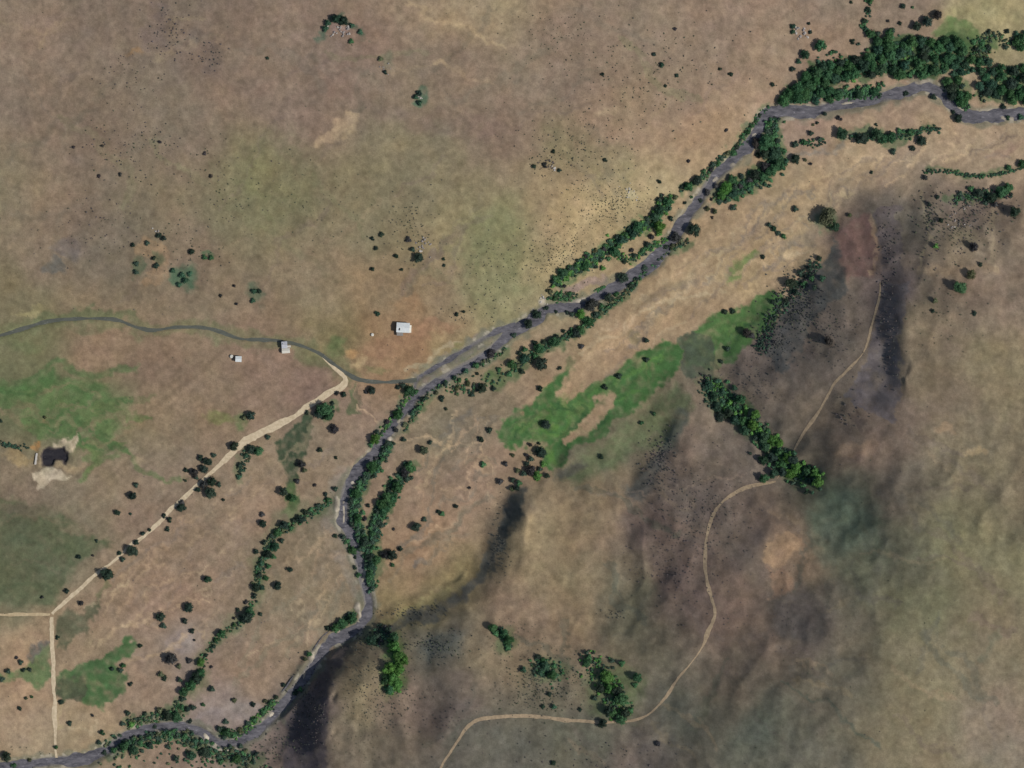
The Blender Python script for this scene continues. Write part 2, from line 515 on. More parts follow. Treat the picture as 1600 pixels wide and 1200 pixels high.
# ---------------------------------------------------------------- ground cover colours
# soil, dry grass and scrub as sampled over the area (photo x, y, colour in open flat sun)
COVER = [
 (50,50,132,116,102),(200,60,124,109,97),(300,60,122,107,96),(400,100,129,113,100),(60,150,126,112,98),(150,200,120,108,94),(300,200,123,110,96),
 (450,200,128,112,99),(550,100,128,112,100),(700,100,127,112,98),(720,20,148,132,109),(900,100,126,111,98),(1000,50,128,113,100),(1050,150,134,117,101),
 (950,200,138,120,101),(1100,200,148,128,104),(1200,60,139,123,105),(800,200,124,110,97),(400,260,122,116,90),(350,330,118,112,90),(450,330,122,115,92),
 (60,320,129,116,98),(60,400,131,117,100),(150,380,113,104,92),(300,380,123,109,93),(600,350,122,116,93),(700,350,135,125,98),(780,380,122,118,90),
 (880,250,128,118,95),(900,320,151,135,105),(950,330,158,140,110),(1000,300,155,138,110),(880,400,154,137,108),(600,470,140,122,98),(500,450,128,117,96),
 (700,470,138,122,98),(780,480,135,128,98),(640,540,140,112,88),(600,525,140,114,90),(520,530,122,111,84),(700,560,140,128,98),(650,300,125,117,95),
 (1300,30,132,118,104),(1400,20,136,119,106),(1550,20,150,140,108),(1300,70,140,120,102),(1150,60,130,115,102),
 (30,470,120,111,90),(150,540,138,116,97),(250,560,128,112,95),(400,580,133,113,99),(480,590,130,109,99),(330,620,130,114,95),(60,530,110,107,82),
 (250,640,135,118,98),(60,620,102,108,80),(150,640,94,108,75),(60,760,125,112,97),(150,760,130,116,99),(250,740,132,118,102),(60,850,97,100,79),
 (30,920,100,102,80),(120,840,115,105,90),(220,820,134,117,102),(200,900,145,124,105),(50,1000,150,130,106),(40,1100,150,130,108),(60,1150,150,131,110),
 (150,980,140,122,103),(250,950,140,121,104),(330,950,138,120,103),(300,850,136,119,101),(400,780,145,125,106),(420,900,129,116,98),(480,850,125,116,97),
 (520,930,132,118,99),(450,1000,132,116,100),(380,1040,138,118,103),(280,1010,136,123,115),(350,1110,135,122,117),(500,700,133,119,102),(560,680,135,118,103),
 (650,770,145,125,106),(720,680,125,116,100),(720,780,138,120,102),(650,870,150,128,104),(700,900,122,113,82),(640,950,130,118,86),(780,740,145,124,106),
 (760,640,127,117,98),(150,1130,150,130,108),(230,1090,140,121,104),
 (850,540,150,130,108),(950,520,160,138,112),(1000,480,158,136,110),(1050,430,160,138,112),(1150,340,155,134,110),(1250,280,158,137,112),(1350,240,158,138,114),
 (1500,220,160,140,117),(1580,200,160,140,118),(1400,150,148,128,112),(1250,210,150,128,113),(1240,400,165,142,115),(1180,420,155,135,108),(900,600,158,135,110),
 (1540,240,150,132,112),(1090,400,158,136,111),(1200,330,154,134,110),
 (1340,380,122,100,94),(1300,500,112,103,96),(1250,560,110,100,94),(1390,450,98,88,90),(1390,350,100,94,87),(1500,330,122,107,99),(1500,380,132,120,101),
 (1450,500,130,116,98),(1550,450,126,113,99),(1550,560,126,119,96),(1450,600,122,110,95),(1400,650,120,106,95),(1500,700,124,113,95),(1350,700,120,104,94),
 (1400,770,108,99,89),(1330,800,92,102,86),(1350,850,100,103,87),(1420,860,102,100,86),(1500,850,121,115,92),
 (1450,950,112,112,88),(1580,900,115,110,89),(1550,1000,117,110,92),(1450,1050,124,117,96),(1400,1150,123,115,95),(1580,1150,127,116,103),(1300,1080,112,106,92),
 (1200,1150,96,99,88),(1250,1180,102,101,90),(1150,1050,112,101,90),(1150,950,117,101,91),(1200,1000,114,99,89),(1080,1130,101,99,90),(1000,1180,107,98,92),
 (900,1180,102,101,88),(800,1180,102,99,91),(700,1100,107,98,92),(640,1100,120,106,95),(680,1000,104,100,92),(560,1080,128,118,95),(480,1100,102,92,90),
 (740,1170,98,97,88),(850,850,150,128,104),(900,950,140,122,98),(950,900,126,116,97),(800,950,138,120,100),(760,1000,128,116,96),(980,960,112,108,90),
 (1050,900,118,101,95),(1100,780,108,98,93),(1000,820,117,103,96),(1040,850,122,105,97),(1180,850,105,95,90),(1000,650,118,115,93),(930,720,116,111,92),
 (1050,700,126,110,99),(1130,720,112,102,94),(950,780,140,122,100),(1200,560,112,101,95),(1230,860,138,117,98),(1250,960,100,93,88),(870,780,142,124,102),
]
cv = np.array(COVER, dtype=float)
cv[:, 2:] = cv[:, 2:] * 0.96 + cv[:, 2:].mean(1, keepdims=True) * 0.04
ccol = np.zeros(cgx.shape + (3,))
wsum = np.zeros(cgx.shape)
ccx, ccy = np.clip(cgx, -60, 1660), np.clip(cgy, -60, 1260)
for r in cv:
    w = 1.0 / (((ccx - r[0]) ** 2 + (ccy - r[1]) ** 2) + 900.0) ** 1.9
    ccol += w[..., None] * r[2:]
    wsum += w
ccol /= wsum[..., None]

# photograph position of every grid point, bent a little so that patches get natural edges
kk = 1 - BASE / CAM_H
QX = 800 + (GX - 800) / kk
QY = 600 + (GY - 600) / kk
w1, w2, w3, w4 = field(9), field(9), field(3), field(3)
w5, w6, w7 = field(1.3), field(1.3), field(2.0)
WX = QX + w1 * 4.0 + w3 * 2.0 + w5 * 1.4
WY = QY + w2 * 4.0 + w4 * 2.0 + w6 * 1.4
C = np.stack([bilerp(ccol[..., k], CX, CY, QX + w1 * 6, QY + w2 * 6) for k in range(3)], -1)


def window(x0, x1, y0, y1):
    a, b = np.searchsorted(AX, x0), np.searchsorted(AX, x1)
    c, d = np.searchsorted(AY, y0), np.searchsorted(AY, y1)
    return slice(max(c, 0), min(d, SH[0])), slice(max(a, 0), min(b, SH[1]))


def paint(sl, mask, col, op):
    patchy = np.clip(0.90 + 0.14 * w7[sl] + 0.10 * w3[sl], 0.35, 1)
    m = (np.clip(mask, 0, 1) * op * patchy)[..., None]
    col = np.array(col, float)
    col = col * 0.95 + col.mean() * 0.05
    C[sl] = C[sl] * (1 - m) + col * m


def poly(col, op, feather, pts):
    xs, ys = [p[0] for p in pts], [p[1] for p in pts]
    sl = window(min(xs) - 40, max(xs) + 40, min(ys) - 40, max(ys) + 40)
    sd = poly_sd(pts, WX[sl], WY[sl])
    paint(sl, smooth01(0.5 - sd / (1.3 * feather)), col, op)


def line(col, op, width, feather, pts):
    P = dense(pts, 6)
    sl = window(P[:, 0].min() - width - 40, P[:, 0].max() + width + 40, P[:, 1].min() - width - 40, P[:, 1].max() + width + 40)
    X, Y = WX[sl], WY[sl]
    D = np.full(X.shape, 1e9)
    for i in range(len(P) - 1):
        x0, y0, x1, y1 = P[i, 0], P[i, 1], P[i + 1, 0], P[i + 1, 1]
        L2 = max((x1 - x0) ** 2 + (y1 - y0) ** 2, 1e-6)
        t = np.clip(((X - x0) * (x1 - x0) + (Y - y0) * (y1 - y0)) / L2, 0, 1)
        D = np.minimum(D, np.hypot(X - x0 - t * (x1 - x0), Y - y0 - t * (y1 - y0)))
    paint(sl, smooth01(0.5 - (D - width / 2) / (1.4 * feather)), col, op)


def blob(col, op, cx, cy, rx, ry, ang=0.0):
    R = max(rx, ry) * 1.6 + 40
    sl = window(cx - R, cx + R, cy - R, cy + R)
    dx, dy = WX[sl] - cx, WY[sl] - cy
    c, s = math.cos(ang), math.sin(ang)
    r = np.hypot((dx * c + dy * s) / rx, (-dx * s + dy * c) / ry)
    paint(sl, smooth01((1.3 - r) / 0.7), col, op)


MEADOW = (62, 100, 58)
WET = (78, 100, 70)
for wd, op_, pts_ in [
  (11,.6,[(1200,170),(1180,190),(1165,208),(1150,232),(1125,250),(1100,275),(1065,295)]),(30,.75,[(1210,195),(1205,215),(1215,250),(1190,275),(1150,297),(1125,308)]),
  (16,.75,[(1045,312),(1030,335),(1010,350),(985,365),(960,380),(935,400),(900,420),(870,440)]),(9,.6,[(1040,375),(1010,390),(985,405),(960,395)]),(12,.7,[(862,464),(895,462)]),
  (11,.7,[(1070,380),(1040,394),(1000,428),(985,452),(960,470),(935,492),(905,515),(870,535),(835,555),(805,575)]),(26,.6,[(870,530),(835,552),(800,578)]),
  (9,.65,[(790,545),(770,560),(740,572),(710,585),(690,600),(665,622),(650,645),(635,670)]),(18,.7,[(608,695),(590,725),(575,745),(562,770),(560,800),(565,830),(575,860),(582,890),(580,915)]),
  (20,.75,[(640,730),(620,760),(600,790),(590,820),(582,850)]),(12,.6,[(640,608),(622,645),(588,685)]),(13,.7,[(515,785),(490,800),(465,815),(445,825),(425,840),(415,865),(405,890),(402,915)]),
  (10,.5,[(395,940),(380,970),(350,990),(325,1020),(305,1060),(285,1090),(265,1125)]),(13,.6,[(430,1095),(405,1120),(375,1145),(345,1145)]),(16,.6,[(200,1130),(240,1122),(285,1110)]),
  (26,.6,[(165,1165),(200,1162),(250,1152),(290,1155),(330,1176),(400,1188)]),(14,.6,[(535,975),(552,962)]),(12,.6,[(500,650),(525,632)]),(12,.5,[(395,700),(378,725),(372,745)]),
  (6,.7,[(1445,268),(1480,268),(1520,275),(1560,272),(1600,262)]),(14,.6,[(1490,312),(1530,304),(1578,300)])]:
    line(WET, op_, wd, 4, pts_)
# verges of the canal and the wet ground below it
line((106,109,82), .65, 26, 8, [(-60,540),(0,524),(75,502),(165,498),(240,516),(310,511),(375,529),(440,533),(500,553),(545,585)])
line((98,103,78), .8, 14, 5, [(60,500),(130,488),(205,490)])
blob((152,142,106), .8, 50, 486, 24, 7)
blob((102,107,78), .7, 45, 535, 34, 12)
poly((88,112,72), .8, 9, [(0,605),(60,590),(120,590),(170,600),(185,640),(190,660),(175,690),(150,705),(120,700),(105,680),(85,672),(60,690),(38,670),(50,640),(20,635),(0,640)])
line((80,104,68), .7, 10, 5, [(-40,604),(0,598),(60,580),(90,568),(120,578),(150,588),(200,575),(218,575)])
line((72,104,64), .7, 16, 7, [(-20,620),(30,602),(80,590)])
line((95,118,75), .8, 12, 5, [(130,690),(150,720),(130,745)])
line((92,108,74), .7, 10, 4, [(130,720),(200,715),(230,740),(290,748)])
blob((112,118,78), .8, 342, 650, 24, 12)
blob((92,112,74), .7, 375, 655, 12, 18)
blob((165,148,122), .6, 220, 722, 14, 6)
poly((90,98,75), .9, 10, [(-60,775),(40,785),(100,800),(150,845),(178,850),(160,865),(120,880),(105,900),(75,945),(-60,948)])
blob((106,98,84), .7, 40, 797, 60, 10)
blob((125,110,94), .6, 120, 830, 30, 10)
for col_, op_, wd_, pts_ in [((132,117,94),.55,6,[(55,612),(105,604),(160,622)]),((128,114,92),.5,5,[(90,650),(130,640),(178,650)]),((68,98,60),.6,9,[(70,655),(110,668),(140,690)]),
  ((70,100,62),.6,8,[(0,612),(35,618),(60,606)]),((134,118,96),.6,10,[(10,645),(35,655),(40,668)]),((72,102,64),.55,7,[(120,612),(160,640),(172,668)]),((104,112,80),.5,8,[(190,640),(215,622),(240,618)]),
  ((118,108,88),.5,5,[(0,812),(60,806),(120,818)]),((80,92,70),.5,8,[(20,840),(70,850),(110,866)]),((110,106,86),.45,5,[(10,880),(60,872),(100,890)]),((78,90,68),.5,9,[(0,925),(40,910),(80,915)])]:
    line(col_, op_, wd_, 3, pts_)
# farm yard and the dug pond
poly((182,167,145), .9, 3, [(83,683),(90,678),(125,680),(128,690),(115,698),(80,697)])
poly((186,173,152), .9, 3, [(53,742),(75,738),(100,740),(112,742),(102,752),(90,760),(75,766),(60,764)])
blob((162,122,82), .9, 52, 695, 11, 5)
blob((152,134,102), .8, 28, 716, 20, 10)
blob((160,140,112), .6, 90, 728, 40, 8)
blob((150,110,82), .8, 70, 652, 5, 5)
# reddish yard of the white shed
blob((146,114,92), .6, 605, 538, 55, 16, -.25)
blob((144,112,90), .55, 680, 512, 34, 12, -.2)
blob((150,122,94), .7, 640, 480, 26, 16)
blob((172,138,98), .8, 547, 552, 10, 8)
blob((93,104,72), .85, 525, 540, 12, 18)
blob((112,112,80), .7, 590, 577, 22, 8)
blob((170,152,118), .8, 563, 566, 12, 8, -.7)
line((162,152,128), .75, 7, 3, [(635,580),(668,562),(690,545),(715,535)])
blob((112,118,80), .7, 712, 545, 16, 8, -.5)
line((112,107,108), .8, 17, 4, [(655,592),(672,579),(695,565),(727,547),(758,529),(800,508)])
line((150,132,116), .7, 7, 3, [(700,577),(730,560),(755,545)])
line((92,104,78), .6, 5, 2, [(720,560),(740,548)])
# meadows of the valley floor
poly(MEADOW, .93, 5, [(775,660),(795,640),(840,618),(868,600),(885,575),(900,572),(884,610),(884,635),(915,615),(950,585),(985,555),(1020,540),(1062,540),(1064,575),(1035,605),(1000,635),(965,662),(935,690),(890,715),(860,737),(845,725),(855,695),(830,695),(800,702),(780,690)])
poly((152,130,106), .95, 3, [(884,692),(895,668),(925,640),(950,612),(960,616),(953,640),(930,670),(905,692),(888,700)])
blob((142,122,96), .9, 816, 640, 8, 6)
blob((84,122,66), .5, 840, 660, 40, 8, -.4)
blob((96,130,66), .6, 868, 665, 6, 8)
blob((88,124,64), .7, 862, 715, 8, 12)
poly((70,106,62), .93, 5, [(1062,545),(1085,515),(1100,502),(1125,488),(1160,470),(1215,449),(1230,452),(1217,485),(1200,510),(1160,545),(1145,565),(1110,577),(1075,575)])
poly((76,84,72), .9, 3, [(1060,532),(1080,520),(1103,532),(1110,555),(1115,592),(1080,594),(1066,578)])
blob((120,116,92), .8, 1118, 560, 7, 24, .2)
line((98,120,75), .8, 15, 5, [(1145,437),(1160,418),(1182,403)])
blob((78,104,66), .85, 775, 590, 17, 15)
blob((96,110,76), .6, 890, 570, 8, 20)
blob((120,116,88), .6, 985, 525, 12, 10)
# lower valley, west bank
poly((66,98,62), .9, 4, [(85,1062),(120,1040),(160,1028),(195,1008),(213,1003),(206,1025),(180,1040),(185,1055),(200,1070),(180,1095),(160,1112),(140,1102),(125,1085),(95,1092),(88,1080)])
poly((78,80,66), .85, 4, [(86,1062),(120,1058),(136,1072),(132,1094),(112,1092),(88,1090)])
poly((86,110,75), .85, 5, [(42,1025),(78,1003),(80,1062),(60,1072),(20,1063),(-20,1062),(-20,1050),(30,1042)])
line((98,96,92), .8, 8, 4, [(45,1025),(62,1012),(80,1000)])
poly((86,90,72), .85, 5, [(90,968),(105,960),(125,968),(145,950),(165,930),(160,952),(130,985),(100,1010),(88,1012)])
line((108,110,82), .7, 7, 4, [(160,930),(172,915),(166,905)])
poly((60,74,58), .93, 3, [(436,690),(445,680),(468,660),(482,650),(486,670),(476,700),(468,722),(462,745),(462,765),(468,790),(455,797),(450,770),(445,740),(440,715)])
line((85,110,70), .8, 14, 5, [(456,762),(460,795),(458,805)])
poly((90,98,74), .9, 2, [(545,605),(553,600),(556,640),(545,641)])
poly((98,92,78), .85, 2, [(556,608),(562,605),(562,635),(556,640)])
blob((170,158,128), .6, 505, 700, 6, 4)
line((165,148,118), .7, 7, 3, [(88,1098),(91,1115),(92,1136)])
line((168,150,126), .6, 6, 3, [(95,1142),(130,1143),(152,1138),(158,1126)])
blob((142,130,126), .8, 280, 1010, 25, 18)
poly((138,126,123), .85, 5, [(318,1110),(350,1098),(400,1100),(412,1110),(380,1128),(345,1133),(285,1126)])
poly((140,120,117), .85, 4, [(862,450),(890,440),(920,430),(947,424),(945,438),(912,450),(885,456)])
line((130,126,120), .5, 26, 9, [(540,740),(520,790),(525,830),(545,880),(565,930)])
line((104,106,84), .5, 30, 10, [(410,880),(440,820),(520,785)])
line((106,108,84), .5, 22, 9, [(300,1080),(330,1010),(390,950),(405,900)])
line((140,135,95), .6, 12, 6, [(600,970),(650,945),(700,915)])
# old channels and cattle tracks on the valley floor
line((178,156,126), .6, 5, 3, [(905,592),(930,545),(980,500),(1030,440),(1060,412),(1110,372),(1180,342),(1230,312),(1300,270)])
line((136,121,106), .55, 10, 5, [(1130,392),(1170,362),(1225,335)])
line((130,117,106), .5, 8, 4, [(1180,412),(1205,390),(1250,372),(1290,345)])
line((120,106,95), .7, 5, 3, [(1508,242),(1518,236),(1545,226),(1572,214),(1590,210)])
line((146,122,108), .6, 14, 6, [(1550,245),(1600,225)])
line((122,114,104), .6, 7, 4, [(950,585),(985,540),(1040,480),(1060,462)])
line((132,120,104), .5, 12, 6, [(1010,470),(1050,450),(1090,440)])
line((106,103,97), .6, 8, 4, [(690,690),(712,662),(740,640)])
line((114,110,96), .65, 10, 5, [(640,862),(680,842),(722,802),(765,775)])
line((106,106,104), .6, 6, 3, [(650,885),(668,872)])
line((172,150,124), .9, 3.5, 1.5, [(555,632),(575,645),(590,660),(607,676)])
line((172,150,124), .9, 3.5, 1.5, [(612,686),(630,696),(650,688),(666,684),(680,692),(695,698),(730,696),(756,691)])
line((168,140,116), .6, 3, 1.5, [(655,700),(658,730),(656,770),(660,800)])
line((176,160,126), .6, 6, 3, [(1130,270),(1165,235),(1192,195)])
poly((100,110,82), .85, 16, [(868,742),(940,700),(1000,652),(1062,598),(1082,640),(1052,700),(1000,705),(940,745),(900,762)])
# braided flood marks on the valley floor, drainage lines on the slopes, tufts in the meadow
MR = random.Random(21)


def marks(count, region, ang, cols, wr_, op, step=22, nstep=8, bend=.22):
    xs, ys = [p[0] for p in region], [p[1] for p in region]
    done = 0
    while done < count:
        x, y = MR.uniform(min(xs), max(xs)), MR.uniform(min(ys), max(ys))
        if poly_sd(region, np.array([x]), np.array([y]))[0] > 0:
            continue
        a = ang + MR.gauss(0, .10)
        pts = [(x, y)]
        for _ in range(MR.randint(3, nstep)):
            a = a * .8 + ang * .2 + MR.gauss(0, bend)
            x, y = x + math.cos(a) * step, y + math.sin(a) * step
            if poly_sd(region, np.array([x]), np.array([y]))[0] > -4:
                break
            pts.append((x, y))
        if len(pts) > 2:
            line(MR.choice(cols), MR.uniform(*op), MR.uniform(*wr_), 1.6, pts)
            done += 1


PALE, DULL = [(182,160,130), (176,152,124), (172,154,128)], [(128,114,102), (134,118,104), (122,112,104)]
FLOOD_C = [(880,600),(900,545),(960,490),(1040,420),(1110,365),(1230,290),(1330,240),(1600,190),(1600,255),(1440,265),(1320,320),(1250,410),(1120,470),(1040,530),(960,580)]
FLOOD_W = [(110,950),(300,800),(430,700),(500,650),(540,690),(510,770),(420,830),(390,930),(300,1060),(220,1110),(120,1020)]
FLOOD_M = [(430,880),(520,790),(545,880),(560,950),(500,1000),(440,1080),(340,1090),(370,1000)]
FLOOD_E = [(600,930),(600,880),(650,720),(700,640),(780,640),(770,700),(780,760),(740,850),(660,920)]
marks(34, FLOOD_C, -.62, PALE, (2, 6), (.45, .8))
marks(26, FLOOD_C, -.62, DULL, (2, 6), (.35, .65))
marks(16, FLOOD_W, -.75, PALE, (2, 7), (.3, .55))
marks(18, FLOOD_W, -.75, DULL, (2, 8), (.3, .55))
marks(8, FLOOD_M, -.95, PALE, (2, 7), (.3, .5))
marks(12, FLOOD_M, -.95, [(118,112,98), (124,116,100)], (4, 10), (.3, .55))
marks(12, FLOOD_E, -.75, [(118,112,96), (112,108,98)], (3, 8), (.35, .6))
marks(8, FLOOD_E, -.8, PALE, (2, 5), (.4, .6))
NORTH = [(0,0),(1180,0),(1150,150),(950,330),(800,460),(500,480),(0,470)]
marks(26, NORTH, 2.4, [(112,100,92), (108,102,90), (116,102,94)], (4, 12), (.25, .45), 26, 8, .3)
marks(16, NORTH, 2.5, [(152,134,110), (148,132,108)], (3, 9), (.25, .45), 22, 6, .3)
marks(18, NORTH, .5, [(116,116,90), (112,104,94)], (6, 16), (.2, .4), 26, 7, .3)
SE_H = [(860,780),(1050,700),(1200,780),(1420,620),(1600,600),(1600,1200),(640,1200),(760,1000)]
marks(22, SE_H, .55, [(96,92,86), (92,94,84), (104,94,88)], (4, 12), (.25, .5), 24, 8, .3)
marks(14, SE_H, 1.9, [(90,90,82), (94,96,84)], (4, 10), (.3, .5), 22, 7, .3)
marks(14, SE_H, .5, [(146,128,106), (138,124,100)], (3, 10), (.25, .5), 22, 6, .3)
MEAD = [(785,660),(850,620),(900,600),(1040,545),(1050,575),(960,660),(880,715),(800,695)]
marks(14, MEAD, -.65, [(86,122,66), (90,116,70)], (3, 8), (.4, .7), 14, 5, .3)
marks(14, MEAD, -.65, [(50,80,52), (56,84,56)], (3, 7), (.4, .7), 14, 5, .3)
marks(8, MEAD, -.65, [(104,112,80)], (3, 6), (.4, .6), 12, 4, .3)
MEAD2 = [(1075,560),(1130,492),(1215,455),(1200,505),(1140,560)]
marks(8, MEAD2, -.6, [(88,120,68), (54,84,56)], (3, 7), (.4, .7), 12, 5, .3)
LEFT_G = [(0,590),(180,600),(240,640),(200,720),(120,700),(0,650)]
marks(16, LEFT_G, -.1, [(80,106,66), (74,100,64), (96,112,74)], (4, 12), (.4, .7), 18, 6, .3)
marks(12, LEFT_G, -.1, [(132,116,94), (120,112,90)], (3, 9), (.4, .6), 16, 5, .3)
poly((154,132,108), .95, 3, [(884,692),(893,668),(923,638),(950,610),(962,614),(955,642),(932,672),(907,694),(888,702)])
poly((156,134,109), .9, 3, [(888,632),(884,600),(898,565),(940,545),(985,545),(950,580),(915,612)])
# scrub and dark tones on the steep north-west faces; some spur shade painted in
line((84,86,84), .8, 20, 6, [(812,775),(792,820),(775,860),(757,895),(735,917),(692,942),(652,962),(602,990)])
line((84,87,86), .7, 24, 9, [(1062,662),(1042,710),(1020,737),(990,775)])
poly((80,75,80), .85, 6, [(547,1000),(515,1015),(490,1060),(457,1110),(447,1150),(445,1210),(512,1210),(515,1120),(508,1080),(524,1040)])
blob((94,98,96), .7, 688, 1010, 34, 18, -.5)
poly((104,98,102), .85, 1.6, [(1374,434),(1414,438),(1412,500),(1407,560),(1402,620),(1395,655),(1345,640),(1322,610),(1350,570),(1364,520),(1372,470)])  # shade of the steep strip painted into the ground colour, crisp at the ridge
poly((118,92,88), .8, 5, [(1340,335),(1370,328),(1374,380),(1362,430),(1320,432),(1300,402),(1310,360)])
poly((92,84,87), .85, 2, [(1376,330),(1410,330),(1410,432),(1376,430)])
poly((80,82,83), .85, 4, [(1305,360),(1290,400),(1262,440),(1232,470),(1205,510),(1188,560),(1225,585),(1270,500),(1320,455),(1312,400)])  # brush tone, painted darker to sharpen the edge of the shaded face
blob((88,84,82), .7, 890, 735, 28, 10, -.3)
line((168,142,116), .6, 5, 2, [(1372,335),(1370,380),(1360,422)])
line((166,150,121), .6, 4, 2, [(1446,300),(1449,350),(1446,420)])
line((160,146,120), .5, 4, 2, [(1558,325),(1553,420)])
line((158,138,112), .5, 14, 7, [(1440,430),(1500,425),(1550,420)])
line((142,126,112), .7, 3, 1.5, [(930,775),(1000,772),(1060,758),(1110,748),(1180,745)])
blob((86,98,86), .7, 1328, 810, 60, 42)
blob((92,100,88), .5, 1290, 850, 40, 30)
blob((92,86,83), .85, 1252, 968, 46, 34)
poly((164,136,109), .85, 6, [(1203,852),(1225,830),(1248,835),(1250,868),(1230,882),(1195,876)])
poly((154,124,103), .7, 7, [(1200,882),(1230,885),(1242,918),(1212,942)])
line((94,94,84), .6, 13, 6, [(1382,830),(1372,890),(1355,935)])
line((96,92,86), .5, 11, 6, [(1418,798),(1452,822)])
line((88,94,84), .7, 6, 3, [(1235,1068),(1290,1105),(1330,1132),(1372,1162)])
line((98,101,86), .6, 12, 6, [(1562,985),(1545,1002),(1530,1032)])
line((108,100,92), .5, 6, 3, [(1535,1110),(1562,1170)])
blob((166,143,113), .8, 1524, 706, 18, 7)
blob((152,130,106), .7, 1478, 670, 12, 7)
blob((150,124,102), .5, 1340, 700, 30, 14)
blob((92,80,76), .6, 1335, 655, 6, 14)
line((100,90,84), .5, 7, 4, [(1420,770),(1480,758),(1520,760)])
blob((88,112,72), .6, 590, 1000, 30, 14, .2)
blob((84,116,66), .7, 616, 1045, 20, 48, .1)
blob((96,110,78), .7, 790, 998, 20, 22)
blob((90,106,78), .7, 855, 1048, 42, 18)
blob((92,110,74), .7, 960, 1080, 45, 45)
line((76,98,68), .75, 34, 10, [(1112,605),(1150,640),(1200,690),(1240,735),(1275,750)])
# north slope
poly((170,150,123), .85, 5, [(483,225),(510,200),(545,180),(558,185),(550,205),(520,215),(495,235)])
line((166,147,119), .75, 8, 4, [(640,3),(660,22),(700,28),(735,45),(757,66),(792,76)])
blob((166,146,119), .85, 690, 100, 16, 6, .4)
line((150,132,110), .5, 6, 3, [(700,110),(722,120),(772,131)])
line((118,100,92), .4, 40, 14, [(560,150),(650,190),(760,200)])
blob((150,119,88), .6, 215, 85, 18, 6, -.2)
poly((150,124,98), .65, 4, [(210,388),(262,380),(263,440),(240,450),(220,446),(232,415),(212,400)])
blob((86,98,78), .8, 213, 418, 8, 14)
blob((92,100,77), .7, 245, 406, 10, 12)
blob((72,98,77), .85, 285, 434, 20, 18)
blob((80,102,76), .8, 325, 402, 12, 5)
blob((85,98,79), .8, 397, 462, 13, 16)
blob((92,94,92), .7, 80, 415, 17, 9)
blob((104,98,95), .7, 105, 388, 28, 15)
line((104,92,90), .6, 26, 12, [(250,10),(245,45),(250,70)])
line((102,94,90), .5, 24, 12, [(300,55),(330,75),(325,100)])
line((76,94,79), .85, 10, 4, [(505,52),(512,36),(535,28),(552,38),(566,53)])
blob((130,114,112), .8, 532, 48, 15, 9)
blob((108,108,92), .7, 598, 97, 16, 16)
blob((74,100,82), .85, 655, 152, 11, 11)
blob((166,148,120), .7, 945, 175, 16, 8, -.4)
line((114,117,88), .35, 60, 26, [(880,220),(930,245),(970,260)])
blob((114,119,87), .4, 775, 400, 55, 95, .3)
line((168,150,118), .5, 26, 10, [(850,430),(890,370),(960,320),(1040,300)])
blob((176,164,140), .7, 985, 305, 12, 10)
blob((110,116,86), .35, 430, 275, 70, 75, .4)
# the wooded bank in the north-east
blob((152,143,109), .8, 1540, 24, 60, 16)
poly((90,114,72), .8, 6, [(1462,47),(1490,32),(1512,30),(1536,45),(1562,55),(1560,75),(1500,70)])
poly((66,90,60), .85, 5, [(1212,152),(1245,132),(1265,108),(1300,98),(1350,86),(1390,60),(1440,58),(1520,55),(1562,60),(1545,85),(1500,104),(1460,118),(1420,125),(1380,118),(1330,124),(1290,132),(1375,140),(1290,155),(1215,165)])
poly((80,102,70), .7, 5, [(1470,125),(1500,120),(1515,140),(1512,168),(1490,166)])
poly((76,98,68), .7, 5, [(1525,122),(1555,105),(1610,102),(1610,168),(1560,166),(1530,162)])
poly((158,136,112), .85, 3, [(1305,143),(1330,128),(1360,122),(1374,126),(1362,138),(1330,142)])
poly((82,102,74), .8, 4, [(1315,205),(1350,208),(1400,206),(1464,196),(1466,204),(1400,222),(1330,224)])
line((120,120,118), .5, 7, 4, [(1225,240),(1290,232),(1340,214)])
poly((84,102,76), .6, 5, [(1205,180),(1236,180),(1232,196),(1212,205)])
blob((90,106,80), .8, 1292, 340, 17, 15)

# natural variation: blotches, streaks along the valley, fine mottling
valley = smooth01(1 - np.abs(BASE - 4) / 6) * (1 - hilly)
st1 = field(60, 3.0, ang=-0.66)
st2 = field(30, 1.3, ang=-0.66)
hs1 = field(3.5, 26)
f12, f6, f2 = field(22), field(7), field(2.4)
fh = field(16)
fr = field(30)
lum = 1 + 0.010 * f12 + 0.012 * f6 + 0.026 * f2 + 0.030 * w5 + valley * (0.016 * st1 + 0.018 * st2) + (1 - valley) * 0.012 * hs1
C *= lum[..., None]
C[..., 0] *= 1 + 0.005 * fh + 0.004 * fr + 0.005 * field(4)
C[..., 1] *= 1 - 0.006 * fr
C[..., 2] *= 1 - 0.005 * fh + 0.006 * field(4)
# wet, stony margins and beds
chan = np.minimum(rivD, sidD)
chan = np.minimum(rivD, sidD + 4)
edge = smooth01((19 + 3 * w3 - chan) / 8)[..., None] * 0.6
C = C * (1 - edge) + np.array((104, 107, 94)) * edge
bed = smooth01((9 - chan) / 4)[..., None]
C = C * (1 - bed) + np.array((108, 106, 108)) * bed
strand = (smooth01((chan - 6) / 2) * smooth01((14 - chan) / 3) * smooth01((w7 + 0.5 * w1 - 0.55) / 0.5))[..., None] * 0.75
C = C * (1 - strand) + np.array((160, 154, 142)) * strand
bm = (bar_mask * near_w)[..., None]
C = C * (1 - bm) + (np.array((158, 151, 140)) * (1 + 0.10 * f2[..., None])) * bm
sub = C[pc:pd, pa:pb]
pm = smooth01((2 - psd) / 3)[..., None]
sub[:] = sub * (1 - pm) + np.array((62, 58, 60)) * pm
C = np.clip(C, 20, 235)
LIN = srgb(C) / np.array(CARD)

